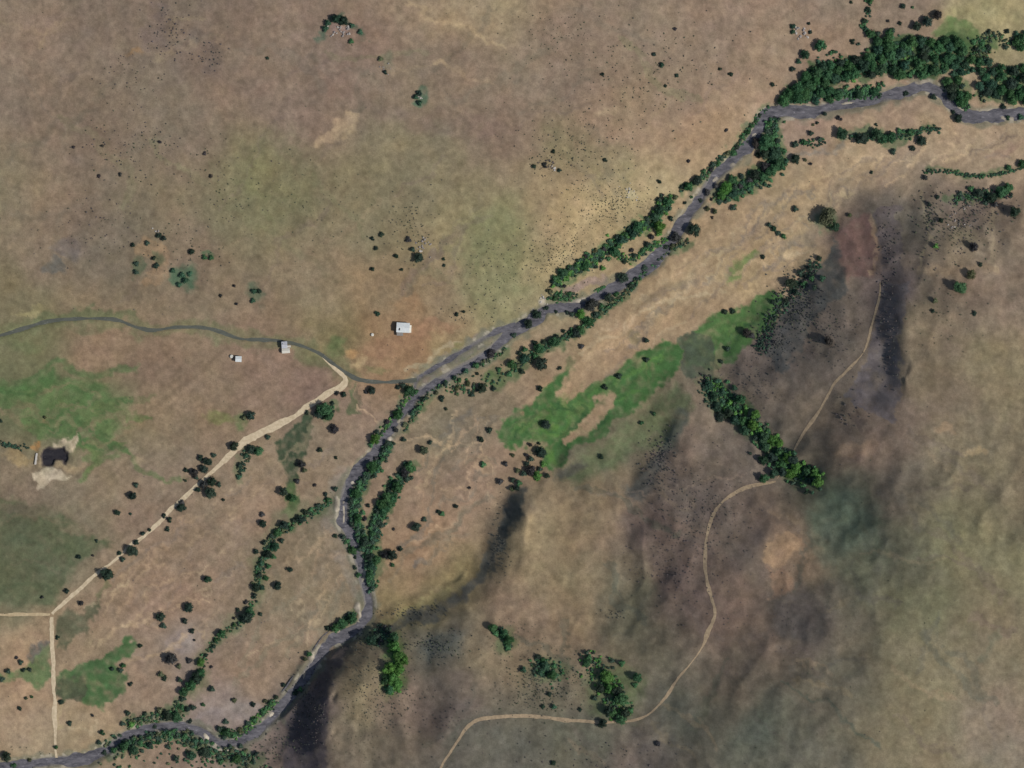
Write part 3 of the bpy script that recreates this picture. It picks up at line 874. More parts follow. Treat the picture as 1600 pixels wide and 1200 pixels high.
# ---------------------------------------------------------------- ground sheet
gm, nt, b = new_mat('ground_cover')
att = nt.nodes.new('ShaderNodeAttribute')
att.attribute_name = 'cover'
geo = nt.nodes.new('ShaderNodeNewGeometry').outputs['Position']
na = noise_node(nt, 0.55, 5, 0.7, geo)
nb = noise_node(nt, 0.07, 4, 0.6, geo)
fac = nt.nodes.new('ShaderNodeMath')
fac.operation = 'MULTIPLY'
nt.links.new(map_range(nt, na.outputs['Fac'], 0.28, 0.72, 0.80, 1.20), fac.inputs[0])
nt.links.new(map_range(nt, nb.outputs['Fac'], 0.2, 0.8, 0.95, 1.05), fac.inputs[1])
tuft = nt.nodes.new('ShaderNodeTexVoronoi')
tuft.inputs['Scale'].default_value = 0.16
nt.links.new(geo, tuft.inputs['Vector'])
fac2 = nt.nodes.new('ShaderNodeMath')
fac2.operation = 'MULTIPLY'
nt.links.new(fac.outputs[0], fac2.inputs[0])
nt.links.new(map_range(nt, tuft.outputs['Distance'], 0.0, 0.35, 0.94, 1.01), fac2.inputs[1])
nt.links.new(mult_color(nt, att.outputs['Color'], fac2.outputs[0]), b.inputs['Base Color'])
b.inputs['Roughness'].default_value = 1.0
b.inputs['Specular IOR Level'].default_value = 0.0
bp = nt.nodes.new('ShaderNodeBump')
bp.inputs['Strength'].default_value = 0.35
bp.inputs['Distance'].default_value = 0.5
nt.links.new(na.outputs['Fac'], bp.inputs['Height'])
nt.links.new(bp.outputs['Normal'], b.inputs['Normal'])

XW, YW = world_xy(GX, GY)
verts = np.stack([XW, YW, H], -1).reshape(-1, 3)
ncol = SH[1]
ids = np.arange(SH[0] * SH[1]).reshape(SH)
faces = np.stack([ids[:-1, :-1], ids[1:, :-1], ids[1:, 1:], ids[:-1, 1:]], -1).reshape(-1, 4)
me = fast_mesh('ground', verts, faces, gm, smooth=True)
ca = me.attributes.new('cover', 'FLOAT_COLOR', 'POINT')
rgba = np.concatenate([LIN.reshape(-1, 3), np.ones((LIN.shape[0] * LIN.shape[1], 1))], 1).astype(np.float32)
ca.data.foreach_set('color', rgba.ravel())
ground = link(bpy.data.objects.new('ground', me))
tag(ground, 'dry tan and olive rangeland with hills, meadows and stony river bed', 'ground', kind='structure')


# ---------------------------------------------------------------- ribbons: water and roads
def ribbon(name, P, half, z_fn, mat, cross=5, wob=0.0, drape=True, off=0.15):
    d = np.gradient(P[:, :2], axis=0)
    d /= np.maximum(np.hypot(d[:, 0], d[:, 1])[:, None], 1e-6)
    nrm = np.stack([-d[:, 1], d[:, 0]], 1)
    vs = []
    m = len(P)
    rr = np.random.default_rng(abs(hash(name)) % 1000 if False else len(name) * 7 + m)
    wa = np.convolve(rr.standard_normal(m + 4), np.ones(5) / 5, mode='valid') * wob
    wb = np.convolve(rr.standard_normal(m + 4), np.ones(5) / 5, mode='valid') * wob
    for j in range(cross):
        t = j / (cross - 1) * 2 - 1
        hw = half * (1 + (wa if t < 0 else wb))
        vs.append(P[:, :2] + nrm * (t * hw)[:, None])
    V = np.stack(vs, 1)
    x, y = world_xy(V[..., 0], V[..., 1])
    z = ground_z(V[..., 0], V[..., 1]) + off if drape else np.repeat(z_fn[:, None], cross, 1)
    verts = np.stack([x, y, z], -1).reshape(-1, 3)
    idx = np.arange(m * cross).reshape(m, cross)
    f = np.stack([idx[:-1, :-1], idx[:-1, 1:], idx[1:, 1:], idx[1:, :-1]], -1).reshape(-1, 4)
    me = fast_mesh(name, verts, f[:, ::-1], mat, smooth=True)
    return link(bpy.data.objects.new(name, me))


def water_mat(name, deep, pale, rough):
    m, nt, b = new_mat(name)
    geo = nt.nodes.new('ShaderNodeNewGeometry').outputs['Position']
    mp = nt.nodes.new('ShaderNodeMapping')
    mp.inputs['Rotation'].default_value = (0, 0, -0.7)
    mp.inputs['Scale'].default_value = (0.35, 1.0, 1.0)
    nt.links.new(geo, mp.inputs['Vector'])
    n1 = noise_node(nt, 0.22, 6, 0.72, mp.outputs['Vector'])
    mx = nt.nodes.new('ShaderNodeMix')
    mx.data_type = 'RGBA'
    mx.inputs['A'].default_value = (*deep, 1)
    mx.inputs['B'].default_value = (*pale, 1)
    nt.links.new(map_range(nt, n1.outputs['Fac'], 0.32, 0.72, 0, 1), mx.inputs['Factor'])
    n3 = noise_node(nt, 0.42, 5, 0.75, mp.outputs['Vector'])
    riffle = nt.nodes.new('ShaderNodeMix')
    riffle.data_type = 'RGBA'
    riffle.inputs['B'].default_value = (pale[0] * 1.5, pale[1] * 1.5, pale[2] * 1.5, 1)
    nt.links.new(map_range(nt, n3.outputs['Fac'], 0.58, 0.70, 0, 1), riffle.inputs['Factor'])
    nt.links.new(mx.outputs['Result'], riffle.inputs['A'])
    nt.links.new(riffle.outputs['Result'], b.inputs['Base Color'])
    b.inputs['Roughness'].default_value = rough
    b.inputs['IOR'].default_value = 1.33
    n2 = noise_node(nt, 0.5, 3, 0.6, geo)
    bp = nt.nodes.new('ShaderNodeBump')
    bp.inputs['Strength'].default_value = 0.25
    bp.inputs['Distance'].default_value = 0.15
    nt.links.new(n2.outputs['Fac'], bp.inputs['Height'])
    nt.links.new(bp.outputs['Normal'], b.inputs['Normal'])
    return m


river_mat = water_mat('river_water', (0.052, 0.052, 0.062), (0.21, 0.20, 0.215), 0.3)
canal_mat = water_mat('canal_water', (0.085, 0.092, 0.075), (0.13, 0.135, 0.115), 0.25)
pond_mat = water_mat('pond_water', (0.020, 0.019, 0.024), (0.045, 0.042, 0.045), 0.2)
o = ribbon('river', rivP, rivP[:, 2] * 0.95, rivL, river_mat, 5, drape=False)
tag(o, 'shallow grey river winding through the valley from the upper right corner', 'river', kind='structure')
o = ribbon('side_channel', sidP, sidP[:, 2] * 0.9, sidL, river_mat, 5, drape=False)
tag(o, 'narrow grey side channel beside the river below the white shed', 'stream', kind='structure')
o = ribbon('irrigation_canal', canP, canP[:, 2] * 0.8, canL, canal_mat, 5, drape=False)
tag(o, 'narrow dark irrigation canal curving in from the left edge to the river', 'canal', kind='structure')
pm_ = [place(*p) for p in POND]
cxp = sum((p.x for p in pm_)) / len(pm_)
cyp = sum((p.y for p in pm_)) / len(pm_)
pv = [(cxp + (p.x - cxp) * 1.02, cyp + (p.y - cyp) * 1.02, pond_lv) for p in pm_]
o = mesh_obj('stock_pond', pv, [list(range(len(pv)))[::-1]], pond_mat)
tag(o, 'black water of a dug pond between pale earth banks at the left', 'pond', kind='structure')

road_mat = speckled('gravel_road_surface', albedo((200, 186, 163)), albedo((172, 157, 134)), 0.25, bump=0.2)
lane_mat = speckled('farm_lane_surface', albedo((186, 170, 142)), albedo((160, 143, 117)), 0.25, bump=0.2)
track_mat = speckled('hill_track_surface', albedo((170, 152, 128)), albedo((138, 122, 104)), 0.3, bump=0.2)
ROADS = [
 ('gravel_road', road_mat, 'pale gravel road running diagonally from the canal crossing to the lane junction',
  [(505,556,4),(522,574,6),(538,590,9),(533,602,10),(515,614,8),(490,630,8),(465,646,9),(440,660,11),(415,672,11),(395,682,10),(372,700,8),(345,725,6),(320,747,6),(290,776,6),
   (262,802,6),(235,830,6),(205,852,6),(180,876,6),(155,893,6),(130,915,6),(105,938,6),(88,952,6),(81,959,6)]),
 ('farm_lane', lane_mat, 'straight pale farm lane running west off the left edge of the photo', [(-70,961,5),(0,960,5),(40,960,5),(78,960,5)]),
 ('farm_lane', road_mat, 'straight pale farm lane running south along the lower left edge', [(81,964,6),(82,1000,6),(83,1050,6),(84,1090,6),(86,1130,5),(87,1160,4),(88,1184,3)]),
 ('hill_track', track_mat, 'thin dirt track descending the dark west face of the spur',
  [(1375,440,1),(1375,455,2.5),(1373,468,4),(1370,480,4),(1362,510,4),(1352,545,4),(1342,560,4),(1322,580,4),(1303,600,4),(1290,625,4),(1278,645,4),(1268,660,4),(1258,674,4),(1246,694,3),(1238,708,2),(1228,728,1.5),(1214,748,1)]),
 ('hill_track', track_mat, 'long dirt track winding across the hillside to the bottom edge',
  [(1212,752,3),(1190,757,5),(1172,760,6),(1150,769,6),(1128,785,5),(1112,808,5),(1104,840,5),(1101,872,5),(1103,900,5),(1110,930,5),(1117,957,5),(1106,985,6),(1098,1010,4),
   (1075,1042,4),(1055,1065,4),(1040,1090,4),(1015,1115,4),(992,1125,4),(960,1128,4),(930,1128,5),(880,1124,5),(835,1119,5),(790,1119,5),(752,1123,5),(730,1136,5),(715,1158,4),(700,1182,4),(686,1205,4),(670,1240,4)]),
]
ROAD_PTS = []
for name, mt, lab, pts in ROADS:
    P = map_pts(dense(pts, 4))
    ROAD_PTS.append(P)
    o = ribbon(name, P, P[:, 2] / 2, None, mt, 7, wob=0.6, off=0.16)
    tag(o, lab, 'road' if name != 'hill_track' else 'track', kind='structure')

# ---------------------------------------------------------------- foliage
def see_through(nt, b, col):
    """thin leaves let part of the light through"""
    tr = nt.nodes.new('ShaderNodeBsdfTranslucent')
    nt.links.new(col, tr.inputs['Color'])
    mx = nt.nodes.new('ShaderNodeMixShader')
    mx.inputs['Fac'].default_value = 0.35
    nt.links.new(b.outputs['BSDF'], mx.inputs[1])
    nt.links.new(tr.outputs['BSDF'], mx.inputs[2])
    out = [n_ for n_ in nt.nodes if n_.type == 'OUTPUT_MATERIAL'][0]
    nt.links.new(mx.outputs['Shader'], out.inputs['Surface'])


def leaf_material(name, base=None):
    """leaf colour comes from the object's own colour (or a fixed one), broken up clump by clump"""
    m, nt, b = new_mat(name)
    geo = nt.nodes.new('ShaderNodeNewGeometry').outputs['Position']
    n1 = noise_node(nt, 0.55, 3, 0.6, geo)
    n2 = noise_node(nt, 0.11, 2, 0.5, geo)
    if base is None:
        info = nt.nodes.new('ShaderNodeObjectInfo')
        col = info.outputs['Color']
    else:
        rgb = nt.nodes.new('ShaderNodeRGB')
        rgb.outputs[0].default_value = (*base, 1)
        col = rgb.outputs[0]
    f = nt.nodes.new('ShaderNodeMath')
    f.operation = 'MULTIPLY'
    nt.links.new(map_range(nt, n1.outputs['Fac'], 0.25, 0.75, 0.7, 1.3), f.inputs[0])
    nt.links.new(map_range(nt, n2.outputs['Fac'], 0.3, 0.7, 0.8, 1.2), f.inputs[1])
    c = mult_color(nt, col, f.outputs[0])
    nt.links.new(c, b.inputs['Base Color'])
    b.inputs['Roughness'].default_value = 0.75
    b.inputs['Specular IOR Level'].default_value = 0.15
    see_through(nt, b, c)
    return m


leaf_mat = leaf_material('leaves')
bark_mat = speckled('bark', (0.09, 0.075, 0.06), (0.15, 0.13, 0.11), 3.0)
LEAF = {  # crown colours as they are in the open
 'd': (0.048, 0.078, 0.056), 'g': (0.066, 0.160, 0.070), 'b': (0.110, 0.250, 0.065), 'y': (0.120, 0.138, 0.076),
 'p': (0.070, 0.070, 0.070), 't': (0.054, 0.118, 0.072), 'm': (0.105, 0.098, 0.092)}
WORD = {'d': 'dark green', 'g': 'green', 'b': 'bright green', 'y': 'olive', 'p': 'dark greyish', 't': 'bluish green', 'm': 'faded grey'}

ICO_V = []
t_ = (1 + 5 ** 0.5) / 2
for a_, b_ in ((-1, t_), (1, t_), (-1, -t_), (1, -t_)):
    ICO_V += [(a_, b_, 0)]
for a_, b_ in ((-1, t_), (1, t_), (-1, -t_), (1, -t_)):
    ICO_V += [(0, a_, b_)]
for a_, b_ in ((t_, -1), (t_, 1), (-t_, -1), (-t_, 1)):
    ICO_V += [(a_, 0, b_)]
ICO_V = np.array(ICO_V, float)
ICO_V /= np.linalg.norm(ICO_V[0])
ICO_F = np.array([(0,11,5),(0,5,1),(0,1,7),(0,7,10),(0,10,11),(1,5,9),(5,11,4),(11,10,2),(10,7,6),(7,1,8),(3,9,4),(3,4,2),(3,2,6),(3,6,8),(3,8,9),(4,9,5),(2,4,11),(6,2,10),(8,6,7),(9,8,1)])


def leaf_cloud(rg, lobes, n, size):
    """leaf clumps (two triangles, creased) over the skin of lobes; lobes: (x, y, z, r, rz)"""
    lob = np.array(lobes)
    wgt = lob[:, 3] ** 2
    pick = rg.choice(len(lob), n, p=wgt / wgt.sum())
    L = lob[pick]
    d = rg.standard_normal((n, 3))
    d[:, 2] = np.abs(d[:, 2]) * 0.9 - 0.25
    d /= np.linalg.norm(d, axis=1)[:, None]
    rad = rg.uniform(0.72, 1.10, n)
    c = L[:, :3] + d * np.stack([L[:, 3], L[:, 3], L[:, 4]], 1) * rad[:, None]
    nrm = d + rg.standard_normal((n, 3)) * 0.45
    nrm /= np.linalg.norm(nrm, axis=1)[:, None]
    a = np.cross(nrm, rg.standard_normal((n, 3)))
    a /= np.linalg.norm(a, axis=1)[:, None]
    bb = np.cross(nrm, a)
    s = size * rg.uniform(0.6, 1.35, n)[:, None]
    q0 = c - a * s
    q1 = c + bb * s * 0.75 + nrm * s * 0.25
    q2 = c + a * s
    q3 = c - bb * s * 0.75 + nrm * s * 0.2
    V = np.stack([q0, q1, q2, q3], 1).reshape(-1, 3)
    i = np.arange(n)[:, None] * 4
    F = np.concatenate([i + np.array([[0, 1, 2]]), i + np.array([[0, 2, 3]])], 0)
    # shaded wood and twigs inside each lobe
    for lx, ly, lz, lr, lzr in lobes:
        base = len(V)
        jit = 1 + rg.uniform(-0.18, 0.18, (12, 1))
        V = np.vstack([V, np.array([lx, ly, lz]) + ICO_V * jit * np.array([lr, lr, lzr]) * 0.78])
        F = np.vstack([F, ICO_F + base])
    return V, F


def crown_mesh(k, style):
    rg = np.random.default_rng(100 + k)
    lobes = []
    if style == 'tree':
        m = int(rg.integers(7, 11))
        for j in range(m):
            an = j / m * 6.283 + rg.uniform(-.4, .4)
            rr = rg.uniform(0.38, 0.66)
            r = rg.uniform(0.30, 0.46)
            lobes.append((math.cos(an) * rr, math.sin(an) * rr, rg.uniform(0.55, 0.95), r, r * 0.85))
        lobes.append((rg.uniform(-.1, .1), rg.uniform(-.1, .1), 1.05, 0.48, 0.42))
        lobes.append((rg.uniform(-.25, .25), rg.uniform(-.25, .25), 1.3, 0.30, 0.28))
        V, F = leaf_cloud(rg, lobes, 620, 0.085)
    else:
        m = int(rg.integers(4, 7))
        for j in range(m):
            an = j / m * 6.283 + rg.uniform(-.5, .5)
            rr = rg.uniform(0.35, 0.62)
            r = rg.uniform(0.32, 0.50)
            lobes.append((math.cos(an) * rr, math.sin(an) * rr, rg.uniform(0.30, 0.50), r, r * 0.9))
        lobes.append((0, 0, 0.55, 0.5, 0.48))
        V, F = leaf_cloud(rg, lobes, 240, 0.11)
    return fast_mesh(f'{style}_crown', V, F, leaf_mat)


def trunk_mesh(k):
    rg = random.Random(40 + k)
    V, F = [], []

    def tube(p0, p1, r0, r1, sides=6):
        p0, p1 = Vector(p0), Vector(p1)
        ax = (p1 - p0).normalized()
        u = ax.orthogonal().normalized()
        v = ax.cross(u)
        base = len(V)
        for p, r in ((p0, r0), (p1, r1)):
            for i in range(sides):
                a = 6.2832 * i / sides
                V.append(tuple(p + u * math.cos(a) * r + v * math.sin(a) * r))
        for i in range(sides):
            j = (i + 1) % sides
            F.append((base + i, base + j, base + sides + j, base + sides + i))

    lean = (rg.uniform(-.08, .08), rg.uniform(-.08, .08))
    tube((0, 0, -0.12), (lean[0] * .5, lean[1] * .5, .25), .085, .062)
    tube((lean[0] * .5, lean[1] * .5, .25), (lean[0], lean[1], .6), .062, .045)
    tube((lean[0], lean[1], .6), (lean[0] * 1.2, lean[1] * 1.2, 1.15), .045, .015)
    for i in range(5):
        a = 6.2832 * i / 5 + rg.uniform(-.4, .4)
        z0 = rg.uniform(.3, .6)
        tube((lean[0], lean[1], z0), (math.cos(a) * .5, math.sin(a) * .5, z0 + rg.uniform(.25, .4)), .032, .010, 5)
    me = bpy.data.meshes.new('trunk')
    me.from_pydata(V, [], F)
    me.materials.append(bark_mat)
    me.update()
    return me


TREES = [crown_mesh(k, 'tree') for k in range(10)]
BUSHES = [crown_mesh(k + 50, 'bush') for k in range(8)]
TRUNKS = [trunk_mesh(k) for k in range(4)]
ORD = ['first', 'second', 'third', 'fourth', 'fifth', 'sixth', 'seventh', 'eighth', 'ninth', 'tenth', 'eleventh', 'twelfth', 'thirteenth',
       'fourteenth', 'fifteenth', 'sixteenth', 'seventeenth', 'eighteenth', 'nineteenth', 'twentieth']
TENS = {2: 'twenty', 3: 'thirty', 4: 'forty', 5: 'fifty'}
for i_ in range(21, 60):
    ORD.append(TENS[i_ // 10] + '-' + ORD[i_ % 10 - 1] if i_ % 10 else TENS[i_ // 10][:-1] + 'ieth')

VR = random.Random(5)


def leaf_color(c):
    base = LEAF[c]
    f = VR.uniform(0.8, 1.2)
    return (base[0] * f * VR.uniform(.9, 1.12), base[1] * f, base[2] * f * VR.uniform(.88, 1.12), 1)


def make_tree(px, py, r, c, label, group):
    p = place(px, py)
    R = r * S * 1.06
    root = empty('broadleaf_tree', (p.x, p.y, p.z), VR.uniform(0, 6.283))
    hz = R * VR.uniform(0.62, 0.85)
    tr = link(bpy.data.objects.new('trunk', VR.choice(TRUNKS)), root)
    tr.scale = (R, R, hz)
    cr = link(bpy.data.objects.new('crown', VR.choice(TREES)), root)
    cr.scale = (R * VR.uniform(.92, 1.08), R * VR.uniform(.92, 1.08), hz)
    cr.color = leaf_color(c)
    return tag(root, label, 'tree', group)


def make_shrub(px, py, r, c, label, group):
    p = place(px, py)
    R = r * S * 1.1
    o = link(bpy.data.objects.new('shrub', VR.choice(BUSHES)))
    o.location = (p.x, p.y, p.z - 0.05 * R)
    o.rotation_euler = (0, 0, VR.uniform(0, 6.283))
    o.scale = (R * VR.uniform(.9, 1.1), R * VR.uniform(.9, 1.1), R * VR.uniform(.7, 1.05))
    o.color = leaf_color(c)
    return tag(o, label, 'shrub', group)


# stands of trees: phrase, end counted from, sort direction, list of (x, y, crown radius in photo pixels, colour)
STANDS = [
 ('beside the gravel road', 'the canal end', (-1, 1), 'trees and shrubs along the gravel road',
  [(366,697,8,'d'),(334,711,6,'d'),(314,716,5,'d'),(325,722,7,'d'),(319,733,7,'d'),(305,738,7,'p'),(291,735,5,'d'),(307,746,6,'d'),(332,753,8,'d'),(342,757,6,'d'),
   (318,757,7,'p'),(309,765,5,'d'),(330,770,10,'d'),(349,781,3,'d'),(284,793,8,'d'),(285,785,6,'p'),(265,812,5,'d'),(262,827,5,'d'),(256,806,4,'d'),(234,828,3,'d'),
   (223,834,4,'d'),(207,860,10,'d'),(213,848,5,'d'),(192,874,6,'d'),(187,864,4,'d'),(168,898,11,'d'),(104,924,5,'d'),(127,943,5,'p'),(392,650,8,'d'),(381,653,6,'y'),
   (480,645,4,'d'),(507,640,12,'g'),(498,645,9,'d'),(515,650,8,'g'),(520,630,4,'d'),(537,616,5,'d'),(527,614,4,'p'),(581,610,7,'d'),(572,613,4,'p'),(419,683,6,'d'),(522,670,8,'p'),
   (404,705,8,'g'),(392,702,7,'d'),(385,712,6,'t'),(375,727,6,'d'),(374,745,6,'t')]),
 ('in the field west of the road', 'the pond', (1, 1), 'scattered plants west of the gravel road',
  [(213,758,6,'d'),(207,775,7,'d'),(183,801,5,'d'),(151,845,3,'d'),(123,870,4,'d'),(66,933,3,'p'),(145,868,2.5,'p'),(290,751,3,'d'),(204,803,2.5,'d'),(70,652,3,'y'),(2,658,3,'d')]),
 ('by the dark green hollow', 'the road', (0, 1), 'plants around the dark green hollow',
  [(500,703,5,'d'),(525,715,3,'d'),(471,725,7,'p'),(476,735,6,'y'),(465,752,6,'p'),(444,768,8,'d'),(457,778,7,'g'),(410,804,6,'p'),(411,818,7,'d'),(492,758,3,'p'),(509,772,4,'d'),(524,764,6,'d'),(454,890,5,'d'),(434,915,7,'d'),(407,960,4,'d'),(325,905,7,'t')]),
 ('on the side stream west of the river', 'its mouth', (-1, 1), 'plants of the side stream',
  [(512,781,5,'g'),(497,790,6,'d'),(486,797,6,'g'),(477,800,5,'d'),(470,812,7,'d'),(459,813,5,'d'),(455,825,6,'g'),(444,820,7,'d'),(434,832,7,'g'),(425,838,6,'d'),(440,845,6,'d'),
   (430,855,8,'t'),(413,848,5,'d'),(418,866,7,'d'),(428,870,6,'g'),(408,880,6,'t'),(401,862,5,'d'),(420,885,6,'g'),(405,898,5,'d'),(415,903,5,'g'),(400,918,7,'d'),(409,918,5,'t'),(398,930,5,'d')]),
 ('along the dry creek at lower left', 'its upper end', (-1, 1), 'plants of the dry creek',
  [(385,965,10,'d'),(391,958,8,'g'),(372,953,4,'d'),(384,941,4,'p'),(366,966,3,'p'),(366,976,4,'g'),(347,990,7,'g'),(334,1010,5,'d'),(338,1000,5,'g'),(322,1024,4,'d'),
   (314,1035,7,'b'),(307,1060,10,'d'),(300,1070,10,'g'),(314,1052,8,'g'),(288,1080,8,'g'),(285,1092,6,'d'),(281,1062,6,'d'),(280,1041,6,'y'),(331,1077,7,'d'),(276,1120,9,'g'),(262,1118,8,'d'),
   (302,1105,7,'d'),(293,1108,5,'d'),(317,1101,4,'g'),(250,1110,7,'y'),(284,1105,7,'g')]),
 ('in the bare lower pasture', 'the top', (0, 1), 'plants of the lower pasture',
  [(295,949,8,'d'),(252,964,8,'d'),(256,978,7,'d'),(289,970,5,'d'),(300,986,5,'d'),(268,1029,11,'p'),(296,1032,7,'p'),(252,1054,7,'y'),(257,1059,5,'d'),(204,1069,4,'d'),
   (219,1009,4,'d'),(200,1114,5,'d'),(227,1115,4,'d'),(396,1101,5,'d'),(366,1094,6,'y'),(443,1070,4,'d'),(304,1000,2.5,'p'),(330,1042,3,'p')]),
 ('around the green plot by the south lane', 'the lane', (1, 0), 'plants around the green plot by the lane',
  [(189,1047,6,'d'),(175,1045,4,'d'),(192,1040,5,'g'),(109,1130,6,'d'),(96,1097,5,'d'),(90,996,4,'d'),(145,1118,3,'p'),(88,1168,4,'g')]),
 ('west of the south lane', 'the left edge', (1, 0), 'plants west of the south lane',
  [(33,1035,6,'d'),(13,1049,6,'d'),(26,1028,3,'p'),(37,1047,4,'d'),(47,1046,4,'d'),(3,1061,7,'d'),(31,1107,4,'d'),(11,1182,9,'d'),(41,1091,3,'y'),(50,1089,3,'g'),(46,1188,4,'y'),(22,1196,5,'g')]),
 ('on the river bank along the bottom left', 'the left edge', (1, 0), 'plants on the bottom left river bank',
  [(192,1131,6,'d'),(206,1132,7,'b'),(297,1127,4,'d'),(353,1128,7,'d'),(242,1136,4,'d'),(265,1145,7,'g'),(360,1167,6,'d'),(376,1166,6,'d'),(432,1089,4,'d'),(415,1095,4,'y'),(423,1099,6,'g'),(412,1112,7,'g'),
   (398,1125,7,'g'),(387,1130,6,'d'),(376,1141,5,'y'),(343,1139,7,'d'),(357,1145,8,'g'),(366,1149,7,'g'),(350,1152,6,'d'),(469,1077,6,'g'),(462,1082,5,'d'),(155,1160,6,'d'),(163,1176,6,'d'),(178,1172,7,'g'),(195,1165,8,'g'),
   (210,1172,8,'t'),(220,1160,7,'g'),(235,1165,7,'d'),(160,1145,5,'g'),(305,1158,7,'t'),(290,1150,7,'g'),(320,1175,8,'d'),(300,1180,8,'t'),(370,1185,8,'g'),(345,1190,7,'g'),(400,1178,5,'d'),(275,1185,7,'d')]),
 ('at the river bend below the canyon', 'the bend', (-1, 1), 'trees at the lower river bend',
  [(550,967,9,'g'),(535,975,9,'g'),(512,981,5,'d'),(545,960,6,'d'),(524,982,8,'g'),(483,1022,5,'g'),(477,1030,4,'y')]),
 ('on the west bank of mid river', 'the canal mouth', (0, 1), 'west bank plants of the middle river',
  [(640,610,10,'g'),(622,605,5,'d'),(630,602,6,'d'),(650,612,6,'g'),(605,659,5,'p'),(622,648,9,'g'),(586,686,9,'b'),(590,676,6,'d'),(580,695,6,'g'),(537,839,6,'d'),(543,845,6,'g'),(551,860,8,'g'),(555,871,3,'d'),(555,887,4,'d'),(560,898,5,'g'),(524,837,4,'d')]),
 ('on the east bank of mid river', 'the canal mouth', (0, 1), 'east bank plants of the middle river',
  [(690,623,5,'d'),(697,639,3,'d'),(631,687,6,'d'),(672,692,4,'d'),(663,704,8,'y'),(655,637,7,'g'),(645,646,6,'t'),(661,624,5,'d'),(682,614,4,'y'),(632,664,6,'y'),(619,672,5,'p'),(697,600,6,'d'),(710,590,5,'t'),
   (606,691,6,'d'),(608,700,6,'g'),(599,704,6,'d'),(597,717,6,'g'),(588,717,6,'p'),(582,729,9,'g'),(592,729,6,'g'),(584,744,4,'d'),(573,733,6,'p'),(570,748,6,'d'),(562,761,7,'g'),(571,761,4,'d'),
   (557,772,8,'g'),(548,783,7,'d'),(560,790,6,'d'),(575,790,4,'d'),(555,797,7,'g'),(559,810,8,'g'),(549,819,5,'d'),(562,821,6,'g'),(568,838,5,'g'),(570,811,4,'p'),(560,841,6,'d'),(562,858,6,'d')]),
 ('in the row east of mid river', 'its upper end', (-.4, 1), 'trees in the row east of the middle river',
  [(641,731,9,'g'),(633,737,8,'p'),(636,748,7,'d'),(619,753,6,'d'),(610,759,6,'d'),(621,762,10,'g'),(608,766,5,'d'),(604,777,9,'g'),(614,779,9,'g'),(597,788,9,'g'),(610,788,8,'g'),(601,797,9,'g'),
   (590,799,6,'d'),(592,816,6,'d'),(597,821,7,'d'),(584,816,6,'g'),(579,825,6,'g'),(582,834,7,'g'),(570,847,8,'d'),(582,847,7,'d'),(584,856,6,'g'),(579,871,8,'d'),(588,874,8,'g'),(581,883,8,'t'),
   (614,867,9,'d'),(602,867,8,'p'),(626,858,5,'d'),(614,883,4,'g'),(578,900,8,'g'),(585,890,6,'d')]),
 ('alone on the flats east of the river', 'the footpath', (0, 1), 'lone plants on the flats east of the river',
  [(663,812,6,'d'),(650,823,8,'d'),(691,803,6,'g'),(685,800,4,'d'),(765,672,7,'d'),(752,687,5,'d'),(755,726,7,'g'),(790,725,6,'p'),(782,752,7,'p'),(734,762,3,'p'),(712,791,4,'d'),(615,827,2.5,'p')]),
 ('at the south tip of the green meadow', 'the meadow', (0, 1), 'trees at the south tip of the meadow',
  [(853,663,8,'d'),(801,750,6,'d'),(823,725,5,'d'),(845,707,9,'d'),(830,717,7,'d'),(829,735,9,'p'),(819,740,7,'d'),(844,733,6,'d'),(855,743,5,'d'),(822,711,4,'p'),(801,711,4,'y'),(829,695,4,'p'),
   (842,693,3,'d'),(800,764,5,'y'),(811,755,7,'g'),(840,743,8,'b'),(809,735,6,'y'),(808,763,5,'d'),(850,725,7,'b')]),
 ('on the bank just above the meadow', 'the shed side', (1, -1), 'bank trees above the meadow',
  [(754,607,8,'d'),(738,617,6,'d'),(731,599,5,'y'),(718,594,4,'g'),(714,607,5,'y'),(771,607,5,'d'),(746,584,3,'d'),(767,552,8,'p'),(826,506,8,'d'),(803,524,6,'d'),(846,570,11,'d'),(866,534,9,'g'),(870,526,5,'d'),(836,536,5,'d'),
   (850,535,5,'d'),(842,544,9,'g'),(820,546,7,'g'),(812,552,5,'d'),(819,560,8,'t'),(836,556,7,'g'),(800,570,8,'g'),(816,581,5,'d'),(881,517,3,'d'),(894,521,7,'g'),(844,607,5,'d'),(875,575,4,'d'),(744,571,7,'g'),(728,580,6,'t'),(796,585,7,'g'),(780,578,6,'g')]),
 ('in the north strip above the shed', 'downstream', (1, -1), 'north bank trees upstream of the shed',
  [(944,389,7,'p'),(939,406,6,'d'),(930,417,4,'d'),(915,400,4,'p'),(914,416,8,'g'),(902,415,7,'g'),(891,419,7,'d'),(890,426,7,'b'),(879,426,8,'t'),(867,435,7,'g'),(864,440,5,'d'),(902,407,3,'d'),
   (961,394,9,'g'),(942,419,6,'b'),(930,392,5,'y'),(882,447,4,'p'),(859,455,5,'y'),(875,461,6,'g'),(867,466,5,'g'),(890,459,6,'g'),(885,467,6,'g'),(976,409,4,'d'),(992,399,6,'d'),(1005,392,6,'g'),(987,391,4,'p'),(1012,384,5,'g'),
   (1030,312,6,'d'),(1044,315,8,'g'),(1056,308,6,'y'),(1034,305,4,'p'),(1070,317,3,'d'),(1081,308,3,'g'),(1031,328,8,'t'),(1024,339,8,'t'),(1012,342,7,'d'),(1009,351,6,'t'),(996,355,9,'g'),(989,354,6,'d'),
   (991,364,8,'t'),(1031,355,10,'b'),(1029,365,7,'b'),(1020,351,6,'g'),(1018,370,5,'p'),(1011,381,5,'d'),(971,375,8,'t'),(964,371,6,'d'),(979,367,7,'g'),(966,385,7,'g'),(1048,341,5,'d'),(951,404,6,'g')]),
